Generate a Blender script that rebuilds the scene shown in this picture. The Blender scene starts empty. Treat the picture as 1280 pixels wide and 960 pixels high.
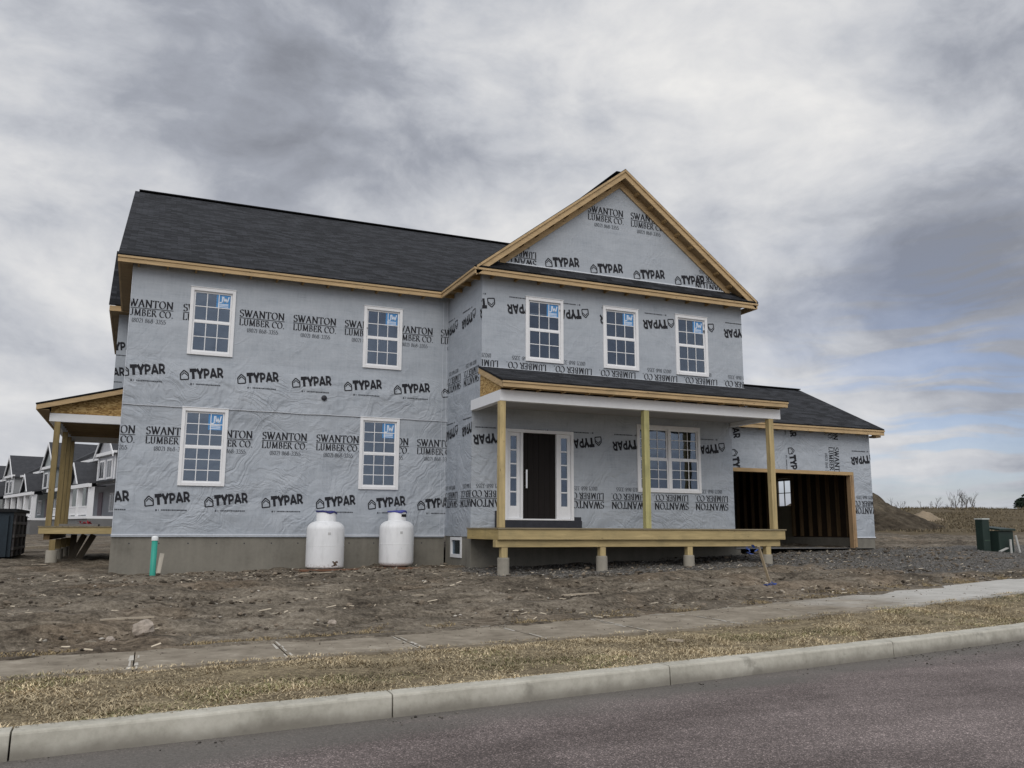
import bpy, math, random
import numpy as np
from mathutils import Matrix, Vector, noise as mnoise
rad = math.radians
S = bpy.context.scene
COL = S.collection
random.seed(7)
rng = np.random.default_rng(11)

# ------------------------------------------------------------------ camera, sky, sun, exposure
CAM = Vector((-7.078, -18.256, 0.165))
yaw, pit, rol, FPX = rad(-23.263), rad(9.605), rad(0.27), 1075.235
F = Vector((-math.sin(yaw) * math.cos(pit), math.cos(yaw) * math.cos(pit), math.sin(pit)))
R = Vector((math.cos(yaw), math.sin(yaw), 0)); U = R.cross(F)
R, U = math.cos(rol) * R + math.sin(rol) * U, -math.sin(rol) * R + math.cos(rol) * U
cd = bpy.data.cameras.new('camera'); cam = bpy.data.objects.new('camera', cd); COL.objects.link(cam)
M3 = Matrix((R, U, -F)).transposed()
cam.matrix_world = Matrix.Translation(CAM) @ M3.to_4x4()
cd.sensor_width = 36; cd.lens = FPX / 1280 * 36; cd.clip_start = .1; cd.clip_end = 3000
S.camera = cam
S.view_settings.view_transform = 'Standard'; S.view_settings.look = 'None'
S.view_settings.exposure = 0.28; S.view_settings.gamma = 1; S.view_settings.use_curve_mapping = False
S.render.engine = 'CYCLES'
S.cycles.use_denoising = True
S.cycles.max_bounces = 8; S.cycles.transparent_max_bounces = 12

SUN_AZ, SUN_EL = 205.0, 42.0          # compass style: 180 = behind the camera (-y), larger = to the left (-x)
sdir = Vector((math.sin(rad(SUN_AZ)) * math.cos(rad(SUN_EL)), math.cos(rad(SUN_AZ)) * math.cos(rad(SUN_EL)), math.sin(rad(SUN_EL))))
sl = bpy.data.lights.new('sun', 'SUN'); sl.energy = 1.0; sl.angle = rad(45); sl.color = (1, .94, .85)
so = bpy.data.objects.new('sun', sl); COL.objects.link(so)
so.rotation_euler = (-sdir).to_track_quat('-Z', 'Y').to_euler()


class NT:
    """small helper round a node tree"""
    def __init__(s, nt): s.nt = nt; s.l = nt.links
    def n(s, t, **k):
        nd = s.nt.nodes.new(t)
        for a, v in k.items():
            if a == 'inp':
                for i, x in v.items(): s.set(nd, i, x)
            else: setattr(nd, a, v)
        return nd
    def set(s, nd, i, x):
        if isinstance(x, bpy.types.NodeSocket): s.l.new(x, nd.inputs[i])
        else: nd.inputs[i].default_value = x
    def math(s, op, a, b=0.0, c=0.0, clamp=False):
        nd = s.n('ShaderNodeMath', operation=op, use_clamp=clamp)
        s.set(nd, 0, a); s.set(nd, 1, b); s.set(nd, 2, c); return nd.outputs[0]
    def vmath(s, op, a, b=(0, 0, 0)):
        nd = s.n('ShaderNodeVectorMath', operation=op); s.set(nd, 0, a); s.set(nd, 1, b)
        return nd.outputs['Value'] if op in ('DOT_PRODUCT', 'LENGTH') else nd.outputs[0]
    def noise(s, vec, scale, detail=4, rough=.55, dist=0.0):
        nd = s.n('ShaderNodeTexNoise'); s.set(nd, 'Vector', vec)
        for k, v in (('Scale', scale), ('Detail', detail), ('Roughness', rough), ('Distortion', dist)): nd.inputs[k].default_value = v
        return nd.outputs['Fac']
    def ramp(s, fac, stops):
        nd = s.n('ShaderNodeValToRGB'); e = nd.color_ramp.elements
        while len(e) > 1: e.remove(e[-1])
        for k, (p, c) in enumerate(stops):
            if k == 0: el = e[0]; el.position = p
            else: el = e.new(p)
            if not isinstance(c, (tuple, list)): c = (c, c, c)
            el.color = (*c, 1)
        s.set(nd, 0, fac); return nd.outputs[0]
    def mix(s, fac, a, b, mode='MIX'):
        nd = s.n('ShaderNodeMix', data_type='RGBA', blend_type=mode)
        s.set(nd, 'Factor', fac)
        for i, x in ((6, a), (7, b)):
            if isinstance(x, (tuple, list)): x = (*x[:3], 1)
            s.set(nd, i, x)
        return nd.outputs[2]
    def scalev(s, vec, v):
        return s.vmath('MULTIPLY', vec, v)
    def maprange(s, x, a, b, c=0.0, d=1.0, smooth=True):
        nd = s.n('ShaderNodeMapRange', interpolation_type='SMOOTHSTEP' if smooth else 'LINEAR')
        for i, v in enumerate((x, a, b, c, d)): s.set(nd, i, v)
        return nd.outputs[0]


W = bpy.data.worlds.new('World'); S.world = W; W.use_nodes = True
W.node_tree.nodes.clear(); t = NT(W.node_tree)
g = t.n('ShaderNodeTexCoord').outputs['Generated']
sx = t.n('ShaderNodeSeparateXYZ', inp={0: g})
gn = t.vmath('NORMALIZE', g)
gv = t.scalev(gn, (1.0, 1.0, 1.75))
wn = t.n('ShaderNodeTexNoise'); t.set(wn, 'Vector', gv); wn.inputs['Scale'].default_value = 3.2; wn.inputs['Detail'].default_value = 3
wv = t.scalev(t.vmath('SUBTRACT', wn.outputs['Color'], (.5, .5, .5)), (.17, .17, .17))
gw = t.vmath('ADD', gv, wv)
n1 = t.noise(gw, 3.6, 8, .54)
n2 = t.noise(t.vmath('ADD', gw, (7.3, 2.2, 0)), 9.5, 8, .6)
low = t.maprange(sx.outputs[2], .06, .30, 1.0, 0.0)
n3 = t.noise(t.scalev(gw, (1.0, 1.0, 4.0)), 3.0, 6, .54)
ps = t.math('ADD', t.math('MULTIPLY', n1, t.math('SUBTRACT', 1.0, t.math('MULTIPLY', low, .65))), t.math('MULTIPLY', n3, t.math('MULTIPLY', low, .65)))
cl = t.math('ADD', t.math('MULTIPLY', t.math('SUBTRACT', ps, .5), 1.75), t.math('MULTIPLY', t.math('SUBTRACT', n2, .5), .72))
cl = t.math('ADD', cl, .455)
def skydir(u, w): return (F + R * ((u - 640) / FPX) + U * ((480 - w) / FPX)).normalized()
BLOBS = [(150, 110, 11, -.30), (430, 90, 8, -.16), (760, 70, 6, -.08), (1180, 30, 6, -.08), (1140, 350, 4.2, -.42), (1000, 345, 3.5, -.22), (1260, 340, 5, -.38), (1150, 130, 5, .12), (1270, 400, 4, -.12), (600, 190, 7, .16), (990, 190, 8, .26),
         (60, 320, 7, .30), (850, 210, 5, .14), (720, 180, 5, .08), (1130, 490, 4, .16), (40, 470, 4, -.10), (40, 570, 4, .12), (1150, 610, 4, .14), (440, 250, 4, .02), (1230, 200, 5, -.02)]
BLOBS = [(u, w, sg, amp * (.62 if amp < 0 else .9)) for (u, w, sg, amp) in BLOBS]
for (u, w, sg, amp) in BLOBS:
    d = t.vmath('DOT_PRODUCT', t.vmath('NORMALIZE', g), tuple(skydir(u, w)))
    k = 1 / (1 - math.cos(rad(sg)))
    e = t.math('EXPONENT', t.math('MULTIPLY', t.math('SUBTRACT', d, 1.0), k * .7))
    cl = t.math('ADD', cl, t.math('MULTIPLY', e, amp))
cloud = t.ramp(cl, [(.02, (.21, .222, .255)), (.27, (.295, .312, .355)), (.5, (.44, .455, .49)), (.72, (.565, .57, .585)), (1.0, (.70, .692, .68))])
sky = t.n('ShaderNodeTexSky', sky_type='NISHITA', sun_disc=False, sun_elevation=rad(SUN_EL), sun_rotation=rad(SUN_AZ))
blue = t.mix(1.0, sky.outputs[0], (.070, .071, .088), 'MULTIPLY')
# thin breaks of blue low over the horizon
dR = t.vmath('DOT_PRODUCT', t.vmath('NORMALIZE', g), tuple(skydir(1210, 585)))
gap = t.math('EXPONENT', t.math('MULTIPLY', t.math('SUBTRACT', dR, 1.0), 75))
nb = t.noise(t.scalev(gw, (2.0, 2.0, 11.0)), 2.6, 5, .5)
gap = t.math('MULTIPLY', t.math('MULTIPLY', gap, 1.3), t.math('MULTIPLY', t.maprange(nb, .42, .58), t.maprange(sx.outputs[2], .015, .045)), clamp=True)
skyc = t.mix(t.math('MULTIPLY', gap, .62), cloud, blue)
# the thin cloud in front of the hidden sun (behind the camera) is brighter
ds = t.vmath('DOT_PRODUCT', t.vmath('NORMALIZE', g), tuple(sdir))
gl = t.maprange(ds, -.1, 1.0, 1.0, 1.7)
skyc = t.mix(1.0, skyc, t.n('ShaderNodeCombineXYZ', inp={0: gl, 1: gl, 2: gl}).outputs[0], 'MULTIPLY')
bg = t.n('ShaderNodeBackground', inp={0: skyc, 1: 1.0})
t.l.new(bg.outputs[0], t.n('ShaderNodeOutputWorld').inputs[0])

# ------------------------------------------------------------------ materials
def mat(name, color=(.5, .5, .5), rough=.8, fn=None, spec=.3, metal=0.0):
    m = bpy.data.materials.new(name); m.use_nodes = True; nt = NT(m.node_tree)
    b = m.node_tree.nodes['Principled BSDF']
    b.inputs['Base Color'].default_value = (*color, 1); b.inputs['Roughness'].default_value = rough
    b.inputs['Specular IOR Level'].default_value = spec; b.inputs['Metallic'].default_value = metal
    if fn: fn(nt, b)
    return m
def objco(t): return t.n('ShaderNodeTexCoord').outputs['Object']
def posco(t): return t.n('ShaderNodeNewGeometry').outputs['Position']
def bump(t, b, h, strength, dist):
    nd = t.n('ShaderNodeBump'); nd.inputs['Strength'].default_value = strength; nd.inputs['Distance'].default_value = dist
    t.set(nd, 'Height', h); t.l.new(nd.outputs[0], b.inputs['Normal'])
def simple(name, c, var=.25, scale=6, rough=.8, bmp=0.0, bscale=40, spec=.3, stretch=(1, 1, 1), metal=0.0):
    def fn(t, b):
        o = t.scalev(posco(t), stretch); n = t.noise(o, scale, 5, .6); n2 = t.noise(o, scale * 7, 3, .6)
        f = t.math('ADD', t.math('MULTIPLY', n, .65), t.math('MULTIPLY', n2, .35))
        lo = tuple(x * (1 - var) for x in c); hi = tuple(min(.95, x * (1 + var)) for x in c)
        t.l.new(t.ramp(f, [(.3, lo), (.7, hi)]), b.inputs['Base Color'])
        if bmp: bump(t, b, t.noise(o, bscale, 4, .6), bmp, .01)
    return mat(name, c, rough, fn, spec, metal)

def wrap_fn(t, b):
    o = posco(t); s = t.n('ShaderNodeSeparateXYZ', inp={0: o}); z = s.outputs[2]
    w1 = t.math('MULTIPLY', t.math('SUBTRACT', t.noise(t.vmath('ADD', o, (1, 5, 2)), .75, 3, .5), .5), 1.5); w2 = t.math('MULTIPLY', t.math('SUBTRACT', t.noise(t.vmath('ADD', o, (8, 3, 6)), .9, 3, .5), .5), 1.3)
    def rot(a, sc):
        c_, s_ = math.cos(a), math.sin(a)
        h = t.math('ADD', t.math('ADD', s.outputs[0], t.math('MULTIPLY', s.outputs[1], -.8)), w1)
        zw_ = t.math('ADD', z, w2)
        u = t.math('ADD', t.math('MULTIPLY', h, c_), t.math('MULTIPLY', zw_, s_))
        v = t.math('ADD', t.math('MULTIPLY', h, -s_), t.math('MULTIPLY', zw_, c_))
        return t.n('ShaderNodeCombineXYZ', inp={0: t.math('MULTIPLY', u, sc[0]), 1: t.math('MULTIPLY', v, sc[1]), 2: 0.0}).outputs[0]
    fold1 = t.noise(rot(rad(50), (.38, 3.0)), 1.0, 2, .5, 1.1)
    fold2 = t.noise(rot(rad(-28), (.6, 4.2)), 1.0, 3, .5, 1.4)
    fold3 = t.noise(rot(rad(82), (.35, 3.4)), 1.0, 2, .5, .7)
    fold4 = t.noise(rot(rad(4), (.5, 3.2)), 1.0, 3, .5, .8)
    def ridge(f): return t.math('SUBTRACT', 1.0, t.math('ABSOLUTE', t.math('MULTIPLY', t.math('SUBTRACT', f, .5), 3.4)), clamp=True)
    m1 = t.maprange(t.noise(o, .55, 2), .42, .62); m2 = t.maprange(t.noise(t.vmath('ADD', o, (9, 3, 5)), .6, 2), .45, .62)
    zb = t.ramp(t.math('DIVIDE', z, 9.0), [(0, .75), (.05, 1.0), (.2, .85), (.27, .55), (.325, .95), (.385, 1.0), (.44, .3), (.6, .12), (1, .28)])
    h = t.math('ADD', t.math('MULTIPLY', t.math('MULTIPLY', ridge(fold1), m1), 1.0), t.math('MULTIPLY', t.math('MULTIPLY', ridge(fold2), m2), .85))
    h = t.math('ADD', h, t.math('ADD', t.math('MULTIPLY', ridge(fold3), .35), t.math('MULTIPLY', ridge(fold4), .4)))
    h = t.math('MULTIPLY', h, zb)
    big = t.noise(rot(rad(58), (.22, 1.25)), 1.0, 2, .5, .8); big2 = t.noise(rot(rad(-20), (.3, 1.7)), 1.0, 2, .5, .8)
    h = t.math('ADD', h, t.math('MULTIPLY', t.math('ADD', t.math('MULTIPLY', big, 2.6), t.math('MULTIPLY', big2, 1.7)), zb))
    fib = t.noise(o, 55, 4, .7)
    h = t.math('ADD', h, t.math('MULTIPLY', fib, .05))
    h = t.math('ADD', h, t.math('MULTIPLY', t.noise(o, 2.2, 3), .5))
    bump(t, b, h, .5, .06)
    n = t.noise(t.scalev(o, (1, 1, 2.2)), 1.3, 5, .65); n2 = t.noise(t.scalev(o, (9, 9, 1.2)), 2.5, 4, .6); n3 = t.noise(t.scalev(o, (.6, .6, 22)), 2.0, 4, .65)
    f = t.math('ADD', t.math('ADD', t.math('MULTIPLY', n, .5), t.math('MULTIPLY', n2, .25)), t.math('ADD', t.math('MULTIPLY', n3, .3), t.math('MULTIPLY', fib, .12)))
    c = t.ramp(f, [(.36, (.25, .279, .318)), (.54, (.365, .398, .441)), (.8, (.45, .482, .525))])
    t.l.new(c, b.inputs['Base Color'])
M = {}
M['wrap'] = mat('house_wrap', rough=.62, fn=wrap_fn, spec=.25)
M['ink'] = mat('printed_ink', (.018, .019, .024), .8)
M['ink_pale'] = mat('faded_ink', (.07, .077, .09), .8)
M['tape'] = simple('pale_seam', (.62, .65, .7), .1, 8)
def shingle_fn(t, b):
    uv = t.n('ShaderNodeUVMap').outputs[0]
    br = t.n('ShaderNodeTexBrick', offset=.5, inp={'Vector': uv, 'Scale': 1.0, 'Mortar Size': .006, 'Brick Width': .31, 'Row Height': .143, 'Color1': (.2, .2, .2, 1), 'Color2': (.8, .8, .8, 1), 'Mortar': (0, 0, 0, 1), 'Bias': -.1})
    n = t.noise(uv, 1.2, 4, .6); n2 = t.noise(uv, 60, 3, .7)
    v = t.n('ShaderNodeSeparateColor', inp={0: br.outputs['Color']}).outputs[0]
    f = t.math('ADD', t.math('ADD', t.math('MULTIPLY', v, .62), t.math('MULTIPLY', n, .2)), t.math('MULTIPLY', n2, .45))
    t.l.new(t.ramp(f, [(.25, (.003, .0033, .0042)), (.5, (.011, .012, .0145)), (.78, (.037, .0395, .046))]), b.inputs['Base Color'])
    s = t.n('ShaderNodeSeparateXYZ', inp={0: uv})
    saw = t.math('FRACT', t.math('DIVIDE', s.outputs[1], .143))
    bump(t, b, t.math('ADD', t.math('SUBTRACT', 1.0, saw), t.math('MULTIPLY', n2, .6)), .6, .012)
M['shingle'] = mat('asphalt_shingles', rough=.85, fn=shingle_fn, spec=.25)
def wood(name, c, var=.3, axis='x', knots=True, streak=14):
    st = {'x': (1.2, streak, streak), 'z': (streak, streak, 1.0), 'y': (streak, 1.2, streak)}[axis]
    def fn(t, b):
        o = posco(t); n = t.noise(t.scalev(o, st), 1.6, 5, .6, .4); n2 = t.noise(o, 1.1, 3)
        f = t.math('ADD', t.math('MULTIPLY', n, .7), t.math('MULTIPLY', n2, .3))
        lo = tuple(x * (1 - var) for x in c); hi = tuple(min(.95, x * (1 + var * .8)) for x in c)
        col = t.ramp(f, [(.3, lo), (.55, c), (.72, hi)])
        if knots:
            vo = t.n('ShaderNodeTexVoronoi', inp={'Vector': t.scalev(o, {'x': (1.3, 4, 4), 'z': (4, 4, 1.3), 'y': (4, 1.3, 4)}[axis]), 'Scale': 2.2})
            k = t.maprange(vo.outputs['Distance'], .05, .11, 1.0, 0.0)
            col = t.mix(t.math('MULTIPLY', k, .8), col, tuple(x * .3 for x in c))
        st_ = t.maprange(t.noise(t.vmath('ADD', o, (2, 7, 4)), 2.1, 4, .65), .5, .75)
        col = t.mix(t.math('MULTIPLY', st_, .4), col, tuple(x * f_ for x, f_ in zip(c, (.5, .55, .6))))
        t.l.new(col, b.inputs['Base Color']); bump(t, b, n, .25, .004)
    return mat(name, c, .75, fn, .25)
M['fascia'] = wood('spruce_fascia', (.50, .36, .20))
M['fascia_y'] = wood('spruce_fascia_y', (.48, .345, .19), axis='y')
M['soffit'] = wood('raw_sheathing', (.30, .215, .12), axis='x')
M['rafter'] = wood('rafter_wood', (.36, .24, .11), axis='y')
M['treated'] = wood('treated_beam', (.44, .345, .175))
M['treated_y'] = wood('treated_beam_y', (.45, .345, .155), axis='y')
M['post'] = wood('treated_post', (.48, .378, .195), axis='z', var=.35)
M['post_dark'] = wood('treated_post_olive', (.27, .205, .095), axis='z', var=.35)
M['post_green'] = wood('treated_post_greenish', (.42, .39, .18), axis='z', var=.35)
M['stud'] = wood('wall_studs', (.15, .098, .05), axis='z')
M['trimwood'] = wood('opening_trim', (.46, .315, .16), axis='x')
M['trimwood_z'] = wood('opening_trim_z', (.36, .24, .135), axis='z')
def osb_fn(t, b):
    o = posco(t); v = t.n('ShaderNodeTexVoronoi', inp={'Vector': t.scalev(o, (1, 1, 2.2)), 'Scale': 16.0})
    c = t.n('ShaderNodeSeparateColor', inp={0: v.outputs['Color']}).outputs[0]
    t.l.new(t.ramp(c, [(.0, (.20, .115, .04)), (.5, (.40, .255, .095)), (1, (.55, .385, .17))]), b.inputs['Base Color']); bump(t, b, c, .4, .01)
M['osb'] = mat('osb_board', rough=.8, fn=osb_fn)
M['white'] = simple('white_vinyl', (.76, .765, .78), .05, 3, .45, spec=.4)
M['white_trim'] = simple('white_trim_board', (.76, .77, .785), .06, 2, .55)
M['ceiling'] = simple('porch_ceiling', (.36, .36, .37), .1, 2)
def glass(name, tint, refl):
    m = bpy.data.materials.new(name); m.use_nodes = True; t = NT(m.node_tree); t.nt.nodes.clear()
    gl = t.n('ShaderNodeBsdfGlossy', inp={'Color': (*tint, 1), 'Roughness': .03})
    n = t.noise(posco(t), .9, 2)
    bp = t.n('ShaderNodeBump', inp={'Strength': .22, 'Distance': .05}); t.set(bp, 'Height', n); t.l.new(bp.outputs[0], gl.inputs['Normal'])
    tr = t.n('ShaderNodeBsdfTransparent', inp={'Color': (.62, .68, .70, 1)})
    fr = t.n('ShaderNodeLayerWeight', inp={'Blend': .25}).outputs['Facing']
    mx = t.n('ShaderNodeMixShader'); t.set(mx, 0, t.math('ADD', refl, t.math('MULTIPLY', t.math('POWER', fr, 3.0), .6), clamp=True))
    t.l.new(tr.outputs[0], mx.inputs[1]); t.l.new(gl.outputs[0], mx.inputs[2])
    t.l.new(mx.outputs[0], t.n('ShaderNodeOutputMaterial').inputs[0]); return m
M['glass'] = glass('window_glass', (.70, .80, .98), .11)
M['sticker'] = simple('blue_sticker', (.085, .26, .54), .1, 4)
M['sticker_white'] = mat('sticker_lettering', (.72, .78, .86), .6)
M['door'] = wood('dark_door', (.011, .0085, .008), axis='z', knots=False, streak=25)
M['steel'] = mat('brushed_steel', (.75, .75, .74), .3, metal=.9)
M['membrane'] = simple('black_membrane', (.03, .032, .04), .3, 8, .5)
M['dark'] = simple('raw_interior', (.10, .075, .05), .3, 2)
M['slab'] = simple('garage_slab', (.20, .20, .20), .2, 1.5, bmp=.2)
def conc_fn(c, dirt=.5):
    def fn(t, b):
        o = posco(t); n = t.noise(o, .9, 5, .65); n2 = t.noise(o, 12, 4, .7); n3 = t.noise(t.scalev(o, (5, 5, .5)), 1.2, 4)
        f = t.math('ADD', t.math('ADD', t.math('MULTIPLY', n, .5), t.math('MULTIPLY', n2, .2)), t.math('MULTIPLY', n3, .3))
        t.l.new(t.ramp(f, [(.32, tuple(x * (1 - dirt) for x in c)), (.5, c), (.68, tuple(x * 1.22 for x in c))]), b.inputs['Base Color'])
        bump(t, b, t.noise(o, 30, 5, .7), .3, .008)
    return fn
M['found'] = mat('poured_concrete', rough=.9, fn=conc_fn((.20, .188, .16), .35))
M['pier'] = mat('pier_concrete', rough=.9, fn=conc_fn((.27, .25, .21), .4))
def kerb_fn(t, b):
    o = posco(t); n = t.noise(o, 1.6, 5, .65); n2 = t.noise(o, 14, 5, .7); up = t.n('ShaderNodeSeparateXYZ', inp={0: o}).outputs[2]
    low = t.maprange(t.math('ADD', up, t.math('MULTIPLY', t.math('SUBTRACT', n, .5), .14)), -1.27, -1.15, 1.0, 0.0)
    f = t.math('ADD', t.math('MULTIPLY', n, .6), t.math('MULTIPLY', n2, .4))
    c = t.ramp(f, [(.3, (.31, .295, .245)), (.5, (.47, .45, .385)), (.7, (.58, .56, .49))])
    c = t.mix(t.math('MULTIPLY', low, .8), c, (.17, .155, .13))                      # mud splashed along the foot
    st = t.maprange(t.noise(t.vmath('ADD', o, (4, 1, 0)), 3.0, 4, .7), .56, .72)
    c = t.mix(t.math('MULTIPLY', st, .5), c, (.16, .15, .125))
    t.l.new(c, b.inputs['Base Color']); bump(t, b, n2, .35, .008)
M['kerb'] = mat('kerb_concrete', rough=.9, fn=kerb_fn)
def walk_fn(t, b):
    o = posco(t); sx_ = t.n('ShaderNodeSeparateXYZ', inp={0: o}); n = t.noise(o, .8, 6, .65, .5); n2 = t.noise(o, 7, 5, .7); n3 = t.noise(t.vmath('ADD', o, (3, 8, 1)), 1.9, 5, .7)
    mud = t.maprange(t.math('ADD', sx_.outputs[0], t.math('MULTIPLY', t.math('SUBTRACT', n, .5), 7.0)), 2.2, 6.0, 1.0, .12)
    clean = t.ramp(t.math('ADD', t.math('MULTIPLY', n3, .6), t.math('MULTIPLY', n2, .4)), [(.3, (.40, .39, .36)), (.7, (.58, .57, .54))])
    dirty = t.ramp(t.math('ADD', t.math('MULTIPLY', n3, .65), t.math('MULTIPLY', n2, .35)), [(.33, (.12, .10, .074)), (.45, (.215, .184, .140)), (.57, (.29, .252, .197)), (.68, (.42, .375, .305))])
    t.l.new(t.mix(mud, clean, dirty), b.inputs['Base Color']); bump(t, b, t.math('ADD', n2, n3), .4, .012)
M['walk'] = mat('muddy_sidewalk', rough=.95, fn=walk_fn)
M['walk_pale'] = simple('bare_concrete_edge', (.50, .47, .41), .25, 9)
def road_fn(t, b):
    o = posco(t); n = t.noise(o, .5, 4, .6); n2 = t.noise(o, 45, 3, .75); n3 = t.noise(t.scalev(o, (.5, 2.2, 1)), 1.0, 4, .6)
    v = t.n('ShaderNodeTexVoronoi', inp={'Vector': o, 'Scale': 125.0}); vc = t.n('ShaderNodeSeparateColor', inp={0: v.outputs['Color']}).outputs[0]
    base = t.ramp(t.math('ADD', t.math('ADD', t.math('MULTIPLY', n, .45), t.math('MULTIPLY', n3, .4)), t.math('MULTIPLY', t.noise(o, 2.6, 5, .65), .15)), [(.38, (.100, .081, .075)), (.62, (.205, .170, .160))])
    stones = t.ramp(vc, [(0, .45), (.5, .85), (.8, 1.15), (.9, 1.9), (1, 3.0)])
    c = t.mix(1.0, base, stones, 'MULTIPLY')
    c = t.mix(t.maprange(n2, .52, .75, 0, .35), c, (.24, .20, .20))
    # dust and grit drifted along the kerb
    s = t.n('ShaderNodeSeparateXYZ', inp={0: o})
    dk = t.math('SUBTRACT', t.math('ADD', t.math('MULTIPLY', s.outputs[0], .172), -10.72), s.outputs[1])
    dk = t.math('ADD', dk, t.math('MULTIPLY', t.math('SUBTRACT', n3, .5), 1.2))
    c = t.mix(t.maprange(dk, .1, .75, .8, 0.0), c, t.ramp(n2, [(.3, (.10, .095, .083)), (.7, (.165, .155, .14))]))
    t.l.new(c, b.inputs['Base Color']); bump(t, b, t.math('ADD', v.outputs['Distance'], n2), .5, .006)
M['road'] = mat('worn_asphalt', rough=.85, fn=road_fn, spec=.3)
def ground_fn(t, b):
    o = posco(t); a = t.n('ShaderNodeAttribute', attribute_name='mask').outputs['Color']
    m = t.n('ShaderNodeSeparateColor', inp={0: a})
    nL = t.noise(o, .55, 5, .6, .4); nM = t.noise(t.scalev(o, (.8, 1.8, 1)), 2.4, 6, .68, .6); nS = t.noise(o, 17, 5, .72); nX = t.noise(o, 60, 3, .7)
    f = t.math('ADD', t.math('ADD', t.math('MULTIPLY', nM, .40), t.math('MULTIPLY', nS, .38)), t.math('ADD', t.math('MULTIPLY', nL, .28), t.math('MULTIPLY', nX, .14)))
    dirt = t.ramp(f, [(.42, (.015, .012, .009)), (.505, (.062, .051, .039)), (.575, (.128, .108, .083)), (.66, (.245, .21, .163)), (.75, (.37, .33, .27))])
    red = t.maprange(t.noise(t.vmath('ADD', o, (5, 2, 0)), .45, 3), .5, .68)
    dirt = t.mix(t.math('MULTIPLY', red, .35), dirt, t.mix(1.0, dirt, (1.18, .98, .80), 'MULTIPLY'))
    v = t.n('ShaderNodeTexVoronoi', inp={'Vector': o, 'Scale': 38.0}); vc = t.n('ShaderNodeSeparateColor', inp={0: v.outputs['Color']}).outputs[0]
    grav = t.ramp(t.math('ADD', t.math('MULTIPLY', vc, .6), t.math('MULTIPLY', nS, .4)), [(.2, (.045, .042, .038)), (.5, (.112, .105, .096)), (.8, (.25, .24, .222))])
    gm = t.maprange(t.math('ADD', m.outputs[0], t.math('MULTIPLY', t.math('SUBTRACT', nM, .5), .9)), .35, .62)
    c = t.mix(gm, dirt, grav)
    field = t.ramp(t.math('ADD', t.math('MULTIPLY', nM, .6), t.math('MULTIPLY', nS, .4)), [(.3, (.065, .05, .032)), (.5, (.125, .098, .060)), (.7, (.20, .16, .10))])
    fm = t.maprange(t.math('ADD', m.outputs[1], t.math('MULTIPLY', t.math('SUBTRACT', nL, .5), .8)), .35, .6)
    c = t.mix(fm, c, field)
    lawn = t.ramp(t.math('ADD', t.math('MULTIPLY', nM, .3), t.math('ADD', t.math('MULTIPLY', nS, .35), t.math('MULTIPLY', nX, .35))), [(.38, (.085, .068, .046)), (.5, (.24, .195, .125)), (.62, (.46, .38, .245))])
    c = t.mix(m.outputs[2], c, lawn)
    t.l.new(c, b.inputs['Base Color'])
    bump(t, b, t.math('ADD', t.math('MULTIPLY', nM, 1.2), t.math('ADD', t.math('MULTIPLY', nS, .8), t.math('MULTIPLY', vc, .3))), .9, .05)
M['ground'] = mat('building_site_earth', rough=.97, fn=ground_fn, spec=.15)
def vcol_fn(t, b):
    a = t.n('ShaderNodeAttribute', attribute_name='tint').outputs['Color']; t.l.new(a, b.inputs['Base Color'])
M['tint'] = mat('tinted', rough=.9, fn=vcol_fn, spec=.15)

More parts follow.
